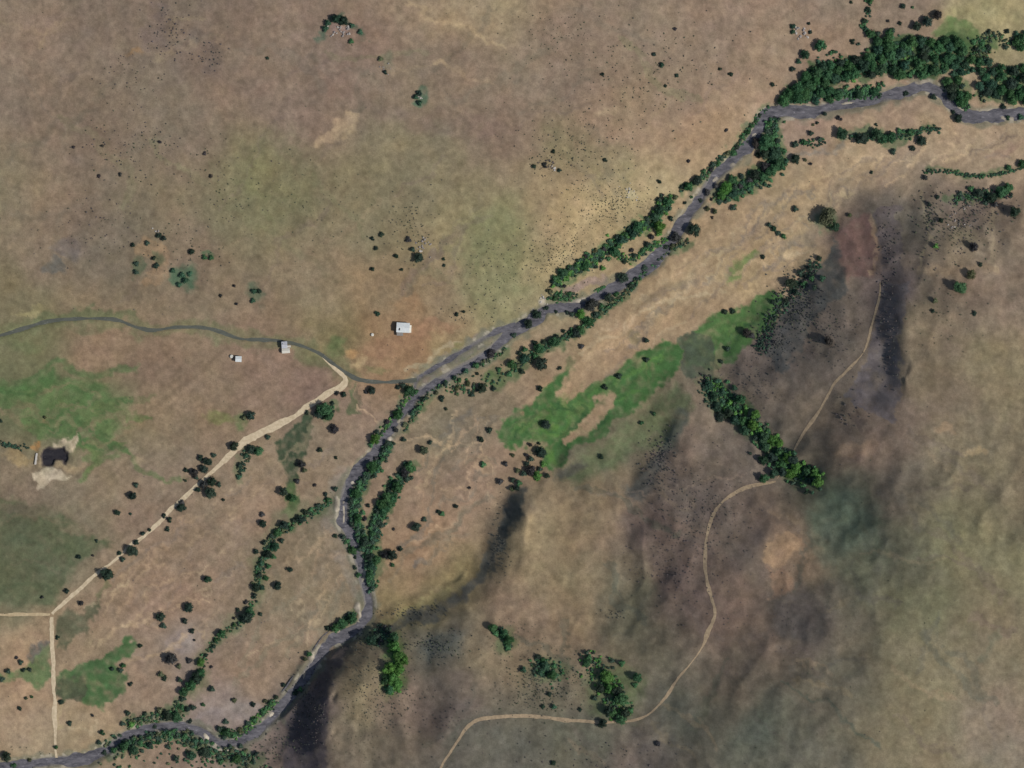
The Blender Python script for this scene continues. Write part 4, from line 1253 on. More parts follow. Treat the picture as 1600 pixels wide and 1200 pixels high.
 ('on the south bank beside the flats', 'downstream', (1, -1), 'south bank trees of the upper river',
  [(974,434,9,'d'),(1007,419,7,'d'),(924,476,11,'p'),(952,466,8,'d'),(932,491,7,'d'),(907,491,8,'b'),(894,491,6,'d'),(886,488,4,'d'),(854,481,5,'d'),(869,487,3,'d'),(839,492,8,'d'),(907,516,8,'g'),(900,521,8,'d'),
   (880,517,3,'d'),(920,503,8,'g'),(940,478,6,'g'),(914,499,7,'g'),(1084,359,11,'d'),(1056,371,9,'p'),(1064,376,6,'y'),(1041,386,5,'d'),(1050,386,5,'y'),(1095,313,4,'d'),(1105,302,6,'p'),
   (1127,306,8,'b'),(1125,314,6,'d'),(1145,305,7,'t'),(1106,326,5,'y'),(1112,312,3,'p'),(1146,325,7,'d'),(1113,340,3,'p'),(1117,330,5,'y'),(963,460,5,'g'),(985,447,5,'d'),(995,436,4,'d')]),
 ('on the north bank, narrow upper reach', 'upstream', (-1, 1), 'north bank trees of the narrow reach',
  [(1090,282,8,'d'),(1076,291,8,'g'),(1066,292,5,'d'),(1114,257,7,'d'),(1111,265,5,'p'),(1127,247,6,'d'),(1137,240,6,'y'),(1147,240,7,'g'),(1151,230,5,'d'),(1160,214,6,'g'),(1169,207,5,'g'),(1175,197,5,'g'),(1181,189,4,'g'),(1187,180,4,'d'),(1100,268,6,'g'),(1122,256,5,'g')]),
 ('in the south bank grove, upper reach', 'upstream', (-1, 1), 'south bank grove of the narrow reach',
  [(1182,224,9,'p'),(1196,224,13,'g'),(1207,214,7,'g'),(1199,205,7,'d'),(1214,220,6,'d'),(1209,240,12,'t'),(1194,242,9,'d'),(1184,242,5,'d'),(1215,255,10,'g'),(1196,261,8,'p'),(1222,260,8,'g'),(1206,266,10,'g'),
   (1180,274,9,'d'),(1191,277,8,'g'),(1172,281,7,'p'),(1159,275,5,'d'),(1145,281,8,'g'),(1135,294,10,'b'),(1149,292,7,'d'),(1157,291,6,'p'),(1146,302,8,'t'),(1119,291,6,'p'),(1105,299,6,'p'),(1228,254,7,'t'),(1170,290,6,'g'),(1203,192,5,'g')]),
 ('in the bare meadow, upper river bend', 'the left', (1, 0), 'plants inside the upper river bend',
  [(1311,185,5,'p'),(1277,192,3,'d'),(1271,195,3,'y'),(1267,208,6,'d'),(1281,218,6,'d'),(1257,223,5,'g'),(1242,226,7,'d'),(1315,210,10,'t'),(1347,217,10,'d'),(1370,210,10,'t'),(1392,215,9,'g'),(1421,207,7,'g'),
   (1440,220,9,'d'),(1396,237,7,'d'),(1426,232,5,'d'),(1289,178,4,'d'),(1243,248,8,'d'),(1258,250,3,'y'),(1267,256,3,'p'),(1362,270,3,'d'),(1459,152,7,'d'),(1497,185,8,'d'),(1490,175,4,'d'),(1567,167,5,'d'),(1415,146,5,'d'),(1369,195,3,'d'),(1595,183,7,'t'),(1575,184,4,'t'),
   (1380,218,8,'g'),(1350,222,6,'d'),(1405,204,6,'g')]),
 ('on the bare slope north of the dense wood', 'the left', (1, 0), 'plants north of the dense wood',
  [(1411,10,5,'d'),(1426,12,3,'g'),(1360,3,5,'g'),(1357,15,5,'d'),(1350,33,5,'d'),(1353,45,6,'t'),(1395,48,6,'d'),(1406,37,4,'d'),(1432,42,8,'d'),(1449,34,9,'d'),(1465,24,8,'p'),(1281,72,10,'g'),(1332,65,5,'d'),(1302,81,4,'g'),
   (1258,86,8,'t'),(1248,96,6,'t'),(1238,108,5,'d'),(1207,132,4,'d'),(1239,42,5,'t'),(1239,50,4,'t'),(1264,37,3,'d'),(1266,50,4,'d'),(1330,4,3,'d'),(1310,127,4,'d'),(1286,139,3.5,'d'),(1388,33,3,'p'),(1574,49,5,'d'),(1572,74,6,'d'),(1582,66,5,'p'),(1545,50,4,'d')]),
 ('on the tan flats below the spur', 'the river side', (1, -.3), 'plants on the flats below the spur',
  [(909,541,6,'p'),(1010,532,6,'d'),(1010,562,6,'d'),(967,588,7,'d'),(945,605,5,'d'),(1132,487,5,'d'),(1145,486,5,'d'),(1137,545,6,'d'),(1127,565,4,'d'),(1167,520,8,'p'),(1175,525,7,'p'),(1207,472,5,'d'),(1002,661,4,'g'),(1022,646,4,'g'),
   (940,714,4,'d'),(1243,327,7,'d'),(1202,352,6,'d'),(1209,357,5,'t'),(1216,364,6,'d'),(1224,369,5,'g'),(1192,401,4,'d'),(1291,339,15,'y'),(1304,354,8,'t'),(1328,336,4,'y'),(1297,346,9,'g')]),
 ('at the shaded foot of the spur', 'the top', (-1, 1), 'trees at the foot of the spur',
  [(1265,420,6,'d'),(1250,427,7,'d'),(1235,442,9,'d'),(1256,444,7,'g'),(1279,403,5,'d'),(1268,435,7,'g'),(1285,435,7,'t'),(1272,450,6,'d'),(1245,458,7,'d'),(1294,533,8,'p'),(1228,470,5,'d')]),
 ('on the rough ground behind the spur ridge', 'the left', (1, 0), 'plants behind the spur ridge',
  [(1532,414,4,'d'),(1521,386,8,'p'),(1585,331,9,'d'),(1500,450,10,'g'),(1517,429,8,'y'),(1458,486,4,'d'),(1522,490,4,'d'),(1461,470,6,'y'),(1446,278,5,'p'),(1517,295,7,'g'),(1500,303,6,'d'),(1565,300,10,'g'),(1575,293,8,'g'),
   (1550,310,8,'d'),(1530,302,8,'d'),(1576,262,5,'g'),(1597,256,8,'g'),(1465,308,4,'d'),(1540,318,6,'d'),(1556,320,6,'p'),(1452,320,4,'d'),(1470,345,5,'d'),(1462,385,6,'b')]),
 ('in the wooded gully below the track', 'its lower end', (1, 1), 'trees filling the side gully',
  [(1148,607,6,'t'),(1157,624,8,'g'),(1141,629,7,'b'),(1166,638,7,'b'),(1180,647,8,'b'),(1138,647,9,'d'),(1125,652,8,'d'),(1148,656,9,'t'),(1162,657,8,'g'),(1176,664,9,'b'),(1188,673,7,'b'),(1164,673,8,'t'),(1181,685,7,'d'),
   (1194,684,9,'t'),(1206,687,9,'b'),(1216,692,8,'b'),(1195,699,8,'t'),(1218,708,8,'g'),(1206,715,9,'d'),(1192,719,8,'t'),(1230,715,8,'b'),(1239,719,8,'d'),(1220,726,8,'g'),(1244,731,10,'b'),(1234,740,9,'b'),(1223,738,8,'d'),
   (1209,740,8,'t'),(1194,747,9,'g'),(1262,736,8,'g'),(1274,740,8,'b'),(1278,754,9,'b'),(1265,752,7,'d'),(1108,603,8,'t'),(1120,596,6,'t'),(1115,621,8,'t'),(1120,636,8,'t'),(1260,769,4,'d'),(1130,612,7,'t'),(1140,640,6,'g')]),
 ('in the bright grove on the canyon rim', 'the top', (0, 1), 'trees of the canyon rim grove',
  [(617,1010,10,'b'),(625,1025,10,'b'),(610,1045,11,'b'),(622,1045,11,'b'),(614,1060,11,'b'),(603,1062,9,'g'),(620,1070,10,'b'),(608,1078,8,'g'),(632,1030,8,'b'),(616,995,8,'g'),(606,985,7,'d'),(580,1000,9,'t'),(590,994,7,'d')]),
 ('in the small clump on the terrace above', 'the left', (1, .5), 'trees of the small terrace clump',
  [(770,981,8,'g'),(775,990,7,'g'),(788,990,8,'g'),(795,1000,8,'g'),(793,1012,7,'g'),(783,983,6,'d')]),
 ('in the grove above the lower track', 'the left', (1, .2), 'trees of the lower hillside grove',
  [(917,1020,6,'d'),(920,1027,7,'g'),(917,1034,8,'g'),(948,1058,11,'b'),(953,1076,8,'b'),(938,1076,8,'d'),(957,1032,6,'d'),(972,1036,7,'g'),(996,1058,8,'g'),(993,1070,6,'g'),(972,1091,10,'g'),(965,1082,9,'d'),(929,1091,6,'d'),(957,1113,8,'g'),
   (950,1110,8,'d'),(977,1115,8,'d'),(970,1124,9,'g'),(942,1130,8,'d'),(986,1110,7,'g'),(852,1041,8,'t'),(866,1041,6,'g'),(848,1031,5,'g'),(840,1026,5,'d'),(845,1052,7,'t'),(863,1055,8,'g'),(818,1046,7,'t'),(906,1109,4,'d'),(848,1104,4,'d'),
   (858,1085,5,'d'),(866,1104,6,'t'),(864,1192,5,'d'),(1028,1162,5,'p')]),
 ('on the open north slope', 'the left', (1, 0), 'lone shrubs on the north slope',
  [(508,45,7,'t'),(512,36,7,'t'),(525,30,8,'t'),(537,32,8,'d'),(550,40,6,'t'),(563,50,6,'t'),(533,36,4,'d'),(549,65,6,'g'),(602,113,4,'d'),(655,146,5,'d'),(650,152,6,'t'),(656,161,6,'t'),(418,91,3,'d'),(595,92,6,'y'),
   (1022,85,4,'d'),(1034,101,5,'t'),(1040,134,3.5,'d'),(1142,116,4,'d'),(1125,108,3,'d'),(1057,118,4,'d'),(942,116,3.5,'d'),(1055,45,3.5,'p'),(1135,203,3.5,'p'),(1076,252,3.5,'p'),(1031,284,4,'d'),(865,237,4,'d'),(851,258,5,'p'),(874,266,4,'d'),(834,260,4,'d'),(945,250,4,'d'),
   (596,366,5,'d'),(619,400,4,'d'),(638,374,7,'p'),(645,390,6,'d'),(655,403,8,'d'),(582,373,4,'d'),(588,388,4,'d'),(582,421,4,'d'),(714,492,4,'d'),(725,487,3,'d'),(628,421,3,'d'),(693,405,3,'d'),(694,415,3,'d'),
   (590,490,5,'t'),(248,368,5,'d'),(256,372,5,'d'),(230,380,6,'d'),(208,383,4,'d'),(270,423,6,'t'),(285,430,7,'t'),(290,438,7,'t'),(280,445,6,'t'),(297,428,6,'t'),(320,402,6,'g'),(330,403,6,'g'),(300,393,5,'d'),(213,412,6,'d'),(213,425,6,'d'),(240,404,4,'d'),(244,416,5,'d'),(397,455,6,'t'),(395,470,6,'t'),(405,455,5,'d'),
   (370,475,3,'p'),(345,462,3,'p'),(366,447,3,'p'),(160,228,3,'m'),(115,230,3,'m'),(250,222,3,'m'),(320,240,3.5,'m'),(330,275,3.5,'m'),(188,272,3.5,'m'),(155,275,3.5,'m')]),
]

DENSE = [  # the wood on the north bank: outline, spacing, radius range, colours
 ([(1213,152),(1245,133),(1265,108),(1300,100),(1350,88),(1385,66),(1440,60),(1500,62),(1515,75),(1500,95),(1470,112),(1440,120),(1415,122),(1380,114),(1330,122),(1290,134),(1375,140),(1365,146),(1290,158),(1215,164)], 11.5, (6.5, 10.5), 'dgggtgtgg'),
 ([(1355,52),(1392,50),(1398,64),(1370,66)], 11, (6, 8), 'gdg'),
 ([(1478,128),(1498,124),(1512,142),(1512,164),(1496,162),(1484,150)], 11, (6, 9), 'ggd'),
 ([(1528,124),(1555,106),(1604,104),(1604,164),(1582,160),(1570,146),(1545,152),(1530,148)], 12, (6.5, 10), 'ggtd'),
 ([(1582,52),(1604,50),(1604,78),(1588,76)], 10, (6, 9), 'gt'),
 ([(1520,60),(1545,64),(1548,78),(1520,86)], 12, (5.5, 7.5), 'gd'),
 ([(1470,112),(1510,92),(1545,96),(1535,116),(1500,120)], 12, (6, 9), 'gdt'),
]
WOOD = ['in the main north bank wood', 'in the spur of wood reaching uphill', 'in the clump inside the river elbow', 'in the wood at the right edge',
        'in the top right corner clump', 'at the thin east end of the wood', 'between the two north bank woods']
wood_done = []
SAND = [(1305,143),(1330,128),(1360,122),(1374,126),(1362,138),(1330,142)]
items = []
for poly_pts, gap, rr, cols in DENSE:
    xs, ys = [p[0] for p in poly_pts], [p[1] for p in poly_pts]
    got = []
    for _ in range(2500):
        x, y = VR.uniform(min(xs), max(xs)), VR.uniform(min(ys), max(ys))
        if poly_sd(poly_pts, np.array([x]), np.array([y]))[0] > -1:
            continue
        if poly_sd(SAND, np.array([x]), np.array([y]))[0] < 6:
            continue
        if any((x - a) ** 2 + (y - b_) ** 2 < gap ** 2 for a, b_ in got):
            continue
        got.append((x, y))
    section = WOOD[len(wood_done)]
    wood_done.append(section)
    num = {}
    for x, y in sorted(got):
        c = VR.choice(cols)
        num[c] = num.get(c, 0) + 1
        items.append((x, y, VR.uniform(*rr), c, f'{WORD[c]} tree {section}, {ORD[num[c] - 1]} from the left', 'trees of the dense north bank wood'))

TREE_R = 6.0
for phrase, end, (ax_, ay_), group, lst in STANDS:
    lst = sorted(lst, key=lambda e: e[0] * ax_ + e[1] * ay_)
    cnt = {}
    for x, y, r, c in lst:
        kind = 'tree' if r >= TREE_R else 'shrub'
        key = (kind, c)
        cnt[key] = cnt.get(key, 0) + 1
        items.append((x, y, r, c, (kind, c, phrase, end, cnt[key], key), group))
    for i in range(len(items)):
        e = items[i]
        if isinstance(e[4], tuple) and e[4][2] == phrase:
            kind, c, ph, en, k, key = e[4]
            if cnt[key] == 1:
                lab = f'only {WORD[c]} {kind} {ph}'
            else:
                lab = f'{WORD[c]} {kind} {ph}, {ORD[k - 1]} from {en}'
            items[i] = (e[0], e[1], e[2], e[3], lab, e[5])
n_tree = sum(1 for e in items if e[2] >= TREE_R)
# past about 300 trees in view the smallest are joined to the thickets
big = sorted([e for e in items if e[2] >= TREE_R], key=lambda e: -e[2])
keep_r = set(id(e) for e in big[:310])
extra = []
for e in items:
    x, y, r, c, lab, grp = e
    if r >= TREE_R:
        if id(e) in keep_r:
            make_tree(x, y, r, c, lab, grp)
        else:
            extra.append((x, y, r, c))
    else:
        make_shrub(x, y, r, c, lab, grp)
print('TREES', n_tree, 'SHRUBS', sum(1 for e in items if e[2] < TREE_R), 'joined', len(extra))

# ---------------------------------------------------------------- thickets and brush nobody could count
def bush_unit(rg, n_leaf, core=True):
    lobes = [(rg.uniform(-.3, .3), rg.uniform(-.3, .3), rg.uniform(.3, .55), rg.uniform(.5, .7), rg.uniform(.45, .65)) for _ in range(2)]
    return leaf_cloud(rg, lobes, n_leaf, 0.22)


UNITS = [bush_unit(np.random.default_rng(900 + k), 34) for k in range(6)]
SMALL = [bush_unit(np.random.default_rng(950 + k), 9) for k in range(5)]


def colored_leaf_material(name):
    m, nt, b = new_mat(name)
    att = nt.nodes.new('ShaderNodeAttribute')
    att.attribute_name = 'tint'
    geo = nt.nodes.new('ShaderNodeNewGeometry').outputs['Position']
    n1 = noise_node(nt, 0.6, 3, 0.6, geo)
    nt.links.new(mult_color(nt, att.outputs['Color'], map_range(nt, n1.outputs['Fac'], 0.25, 0.75, 0.65, 1.35)), b.inputs['Base Color'])
    b.inputs['Roughness'].default_value = 0.8
    b.inputs['Specular IOR Level'].default_value = 0.1
    return m


brush_mat = colored_leaf_material('brush_leaves')


def brush_object(name, spots, units, label, cat, flat=0.65):
    """spots: (x, y, radius px, colour tuple) -> one joined mesh"""
    if not spots:
        return
    Vs, Fs, Cs = [], [], []
    off = 0
    xs = np.array([s[0] for s in spots])
    ys = np.array([s[1] for s in spots])
    mx, my = to_map(xs, ys)
    X, Y = world_xy(mx, my)
    Z = ground_z(mx, my)
    for i, s in enumerate(spots):
        V, F = units[VR.randrange(len(units))]
        R = s[2] * S
        a = VR.uniform(0, 6.283)
        c_, s_ = math.cos(a), math.sin(a)
        W = np.stack([(V[:, 0] * c_ - V[:, 1] * s_) * R + X[i], (V[:, 0] * s_ + V[:, 1] * c_) * R + Y[i], V[:, 2] * R * VR.uniform(.8, 1.3) * flat + Z[i]], 1)
        Vs.append(W)
        Fs.append(F + off)
        off += len(V)
        f = VR.uniform(.75, 1.25)
        Cs.append(np.tile(np.array([s[3][0] * f, s[3][1] * f, s[3][2] * f, 1.0]), (len(V), 1)))
    me = fast_mesh(name, np.vstack(Vs), np.vstack(Fs), brush_mat)
    ca = me.attributes.new('tint', 'FLOAT_COLOR', 'POINT')
    ca.data.foreach_set('color', np.vstack(Cs).astype(np.float32).ravel())
    o = link(bpy.data.objects.new(name, me))
    return tag(o, label, cat, kind='stuff')


def along(pts, width, count, rr, cols):
    P = dense(pts, 3)
    out = []
    for _ in range(int(count * 2.3)):
        k = VR.randrange(len(P))
        x = P[k, 0] + VR.gauss(0, width * .35)
        y = P[k, 1] + VR.gauss(0, width * .35)
        out.append((x, y, VR.uniform(*rr), LEAF[VR.choice(cols)]))
    return out


def inside(poly_pts, count, rr, cols):
    xs, ys = [p[0] for p in poly_pts], [p[1] for p in poly_pts]
    out = []
    while len(out) < count:
        x, y = VR.uniform(min(xs), max(xs)), VR.uniform(min(ys), max(ys))
        if poly_sd(poly_pts, np.array([x]), np.array([y]))[0] < 0 and poly_sd(SAND, np.array([x]), np.array([y]))[0] > 3:
            out.append((x, y, VR.uniform(*rr), LEAF[VR.choice(cols)]))
    return out


def off_water(sp):
    out = []
    for s in sp:
        mx, my = to_map(s[0], s[1])
        if bilerp(rivD, AX, AY, mx, my) < 4.5:
            continue
        out.append(s)
    return out


SZ = (2.6, 5.2)
th = []
for poly_pts, *_r in DENSE:
    ar = (max(p[0] for p in poly_pts) - min(p[0] for p in poly_pts)) * (max(p[1] for p in poly_pts) - min(p[1] for p in poly_pts))
    th += inside(poly_pts, int(ar / 70), SZ, 'ggtg')
th += along([(1225,150),(1280,148),(1330,146),(1375,142)], 14, 110, SZ, 'ggtd')
th += along([(1280,110),(1330,100),(1380,85),(1420,70)], 30, 90, SZ, 'gtbd')
th += along([(1357,0),(1357,20),(1350,35),(1353,50),(1370,60)], 7, 30, (2, 3.5), 'dtg')
th += along([(1525,62),(1555,58),(1580,66)], 12, 35, (2, 3.5), 'gdy')
th += along([(1500,95),(1530,80),(1545,85)], 16, 30, (2, 4), 'gdy')
th += along([(1480,130),(1510,165)], 16, 30, (2, 4), 'gd')
th += along([(1530,150),(1560,140),(1600,150)], 18, 50, (2, 4), 'gdy')
brush_object('willow_thicket', th, UNITS, 'dense green willow undergrowth filling the north bank wood', 'thicket')
th = along([(1200,170),(1180,190),(1165,208),(1150,232),(1125,250),(1100,275),(1065,295)], 7, 90, (1.8, 3.5), 'gdyt')
th += along([(1210,190),(1205,215),(1215,250),(1190,275),(1150,300),(1125,310)], 20, 170, SZ, 'gdtg')
th += along([(1330,215),(1400,212),(1465,200)], 9, 80, (2, 3.6), 'gtd')
th += along([(1245,225),(1285,222)], 8, 16, (2, 3), 'dg')
brush_object('willow_thicket', off_water(th), UNITS, 'green willows lining both banks of the narrow upper reach', 'thicket')
th = along([(1045,312),(1030,335),(1010,350),(985,365),(960,380),(935,400),(900,420),(870,440)], 13, 190, SZ, 'gdtb')
th += along([(1040,375),(1010,390),(985,405),(960,395)], 8, 50, (2, 3.5), 'gdb')
th += along([(862,464),(895,462)], 11, 36, (2, 3.5), 'gdy')
th += along([(1070,380),(1040,394),(1000,428),(985,452),(960,470),(935,492),(905,515),(870,535),(835,555),(805,575)], 9, 190, (1.8, 3.8), 'gdty')
th += along([(790,545),(770,560),(740,572),(710,585),(690,600),(665,622),(650,645),(635,670)], 6, 80, (1.8, 3.2), 'gdty')
th += along([(700,602),(735,607),(760,600),(790,580)], 20, 40, (1.8, 3.2), 'gtdy')
th += along([(930,455),(945,448)], 4, 10, (1.8, 3), 'g')
brush_object('willow_thicket', off_water(th), UNITS, 'green willows lining the banks of the upper river beside the tan flats', 'thicket')
th = along([(608,695),(590,725),(572,745),(560,770),(556,800),(562,830),(572,860),(580,890),(580,920)], 12, 210, SZ, 'gdt')
th += along([(640,730),(620,760),(600,790),(590,820),(582,850)], 14, 110, SZ, 'gdt')
th += along([(640,608),(622,645),(588,685)], 8, 50, (2, 3.5), 'gbd')
th += along([(535,838),(552,862)], 5, 18, (2, 3), 'gd')
th += along([(535,975),(552,962)], 10, 26, (2, 3.6), 'gd')
brush_object('willow_thicket', off_water(th), UNITS, 'green willows lining the middle river and the row east of it', 'thicket')
th = along([(515,785),(490,800),(465,815),(445,825),(425,840),(415,865),(405,890),(402,915)], 9, 130, (1.8, 3.6), 'gdty')
th += along([(395,940),(380,970),(350,990),(325,1020),(305,1060),(285,1090),(265,1125)], 8, 90, (1.8, 3.4), 'gdty')
th += along([(395,700),(378,725),(372,745)], 9, 26, (2, 3.4), 'dty')
th += along([(500,648),(520,638)], 12, 20, (2, 3.4), 'gd')
th += along([(0,693),(20,697),(42,700)], 6, 26, (1.8, 3), 'dt')
brush_object('willow_thicket', th, UNITS, 'scattered green scrub along the side stream and dry creek', 'thicket')
th = along([(430,1095),(405,1120),(375,1145),(345,1145)], 8, 70, (2, 3.6), 'gdb')
th += along([(170,1162),(200,1162),(250,1152),(290,1152),(330,1174),(390,1185)], 18, 150, SZ, 'gdtdy')
th += along([(200,1130),(240,1122),(280,1112)], 11, 60, (2, 3.6), 'gyd')
th += inside([(150,1180),(230,1172),(300,1165),(420,1185),(430,1215),(140,1215)], 110, (2, 4), 'dtgtgy')
brush_object('willow_thicket', off_water(th), UNITS, 'dark green scrub along the lower river at the bottom left', 'thicket')
th = along([(1110,600),(1150,640),(1200,690),(1240,730),(1275,750)], 24, 190, SZ, 'gbtdg')
th += along([(1100,590),(1115,630)], 20, 40, (2, 3.5), 'dtp')
brush_object('gully_scrub', th, UNITS, 'green scrub filling the side gully between its trees', 'thicket')
th = along([(840,1035),(870,1055)], 22, 60, (2, 3.6), 'tgd')
th += along([(920,1030),(950,1070),(970,1115)], 30, 80, (2, 4), 'gdb')
th += along([(602,985),(590,1000)], 16, 40, (2, 4), 'dtp')
th += along([(612,1000),(620,1040),(612,1080)], 14, 50, (2.5, 4), 'bbg')
th += along([(770,981),(795,1010)], 8, 20, (2, 3.5), 'gd')
th += along([(1275,412),(1250,440),(1225,475),(1203,512),(1188,545)], 17, 150, (1.6, 3.4), 'dtdp')
th += along([(1445,268),(1480,268),(1520,275),(1560,272),(1600,262)], 4, 60, (2, 3), 'gtd')
th += along([(1490,312),(1530,305),(1575,303)], 12, 60, (2, 3.8), 'gdtp')
brush_object('hill_scrub', th, UNITS, 'patches of green scrub on the shaded hillsides in the right half', 'thicket')
if extra:
    brush_object('small_tree_cover', [(x, y, r * .9, LEAF[c]) for x, y, r, c in extra], [leaf_cloud(np.random.default_rng(77 + k), [(0, 0, .7, .6, .6), (.4, .2, .5, .45, .4), (-.3, .4, .55, .45, .4), (-.1, -.45, .5, .45, .4)], 160, 0.13) for k in range(4)],
                 'the smallest trees among the river and hillside groves', 'trees')

sage = {'s': (0.12, 0.12, 0.085), 'k': (0.075, 0.078, 0.070), 'v': (0.118, 0.100, 0.100), 'o': (0.085, 0.10, 0.065)}
sp_ = []
for cx, cy, sx, sy, cnt, rr, cols in [
  (900,230,80,50,220,(.9,1.9),'sok'),(960,320,60,36,380,(.8,1.7),'sko'),(880,400,52,46,400,(.8,1.7),'sko'),(640,350,42,52,120,(.9,2),'sok'),(1000,120,130,80,260,(.9,2.2),'sok'),
  (860,50,60,36,60,(.9,2),'so'),(265,50,34,40,90,(1,2.4),'vvk'),(325,85,22,20,40,(1,2.4),'vk'),(200,130,40,50,50,(.9,2),'vs'),(210,235,80,36,130,(.9,2.2),'vko'),(150,350,70,50,80,(.9,2.2),'vs'),(350,290,80,70,110,(.9,2),'vso'),
  (500,330,70,60,70,(.8,1.8),'so'),(280,390,60,36,50,(1,2),'ok'),(780,430,56,56,150,(.8,1.7),'sok'),(720,490,40,14,40,(.9,1.8),'k'),(600,1075,46,60,260,(.9,2),'sk'),(480,1110,24,50,300,(1,2.2),'kkv'),
  (850,1070,56,40,240,(.9,2.1),'kso'),(680,1010,44,24,160,(1,2.1),'ko'),(800,1000,40,30,70,(.8,1.6),'s'),(1030,715,24,36,190,(1,2.2),'kv'),(1245,480,34,40,330,(1,2.4),'kko'),(1210,530,26,34,150,(1,2.2),'kk'),(1500,350,60,46,320,(1,2.4),'kvo'),(1455,340,10,40,70,(1.2,2.6),'ko'),(1530,320,50,20,120,(1,2.4),'kv'),
  (1390,390,16,60,110,(1,2.3),'kv'),(1100,790,56,46,110,(.9,2),'kv'),(420,1170,36,26,110,(.9,2.2),'kso'),(960,960,18,8,30,(1,1.8),'k'),(1390,530,14,60,90,(1,2.2),'kv'),(570,1000,24,16,60,(1,2.2),'k'),
  (1320,640,20,36,30,(1.2,2.6),'kv'),(1180,960,90,90,40,(.9,1.6),'v'),(900,1180,160,30,90,(.9,2.2),'kv'),(1480,480,60,50,60,(.9,2),'so'),(850,260,20,12,40,(1.2,2.6),'kvs'),(700,1120,60,40,70,(.9,1.8),'kv'),
  (1040,880,40,50,60,(.9,2),'v'),(780,850,14,50,80,(1,2),'k'),(650,955,50,10,80,(1,2),'k'),(1080,830,70,90,420,(.8,1.7),'kvv'),(1170,600,50,36,160,(.8,1.7),'kv'),(1300,520,40,50,160,(.8,1.6),'kv'),(850,1070,60,44,260,(.8,1.8),'ko'),(560,1100,40,80,200,(.8,1.5),'s'),(30,1180,40,14,20,(1,2),'so'),(380,1000,60,40,20,(.8,1.6),'v')]:
    for _ in range(cnt):
        sp_.append((VR.gauss(cx, sx * .6), VR.gauss(cy, sy * .6), VR.uniform(*rr), sage[VR.choice(cols)]))
for _ in range(500):
    sp_.append((VR.uniform(0, 1600), VR.uniform(0, 1200), VR.uniform(.7, 1.5), sage[VR.choice('sov')]))
brush_object('sagebrush', off_water(sp_), SMALL, 'tiny dark sagebrush tufts speckling the dry slopes', 'sagebrush', 0.55)

# ---------------------------------------------------------------- buildings
white_roof = speckled('white_sheet_roof', (0.62, 0.66, 0.66), (0.72, 0.75, 0.74), 0.5, rough=0.55, spec=0.3)
cream_roof = speckled('cream_sheet_roof', (0.60, 0.58, 0.50), (0.70, 0.68, 0.60), 0.5, rough=0.6, spec=0.3)
grey_roof = speckled('grey_sheet_roof', (0.20, 0.19, 0.18), (0.28, 0.27, 0.25), 0.6, rough=0.6, spec=0.3)
wall_mat = speckled('painted_wall', (0.50, 0.49, 0.45), (0.60, 0.58, 0.53), 0.8)
dark_mat = speckled('dark_opening', (0.03, 0.035, 0.035), (0.05, 0.055, 0.055), 1.0, rough=0.4)
glass_mat = speckled('window_glass', (0.03, 0.04, 0.05), (0.05, 0.06, 0.07), 1.0, rough=0.1, spec=0.5)
conc_mat = speckled('pale_concrete', (0.46, 0.43, 0.38), (0.58, 0.55, 0.50), 0.6)
frame_mat = speckled('window_frame', (0.6, 0.6, 0.57), (0.7, 0.7, 0.67), 1.0)


def box(V, F, x0, x1, y0, y1, z0, z1):
    b0 = len(V)
    V += [(x0, y0, z0), (x1, y0, z0), (x1, y1, z0), (x0, y1, z0), (x0, y0, z1), (x1, y0, z1), (x1, y1, z1), (x0, y1, z1)]
    F += [tuple(b0 + i for i in f) for f in ((3, 2, 1, 0), (4, 5, 6, 7), (0, 1, 5, 4), (1, 2, 6, 5), (2, 3, 7, 6), (3, 0, 4, 7))]


def box_part(name, parent, mat, *dims):
    V, F = [], []
    box(V, F, *dims)
    return mesh_obj(name, V, F, mat, parent)


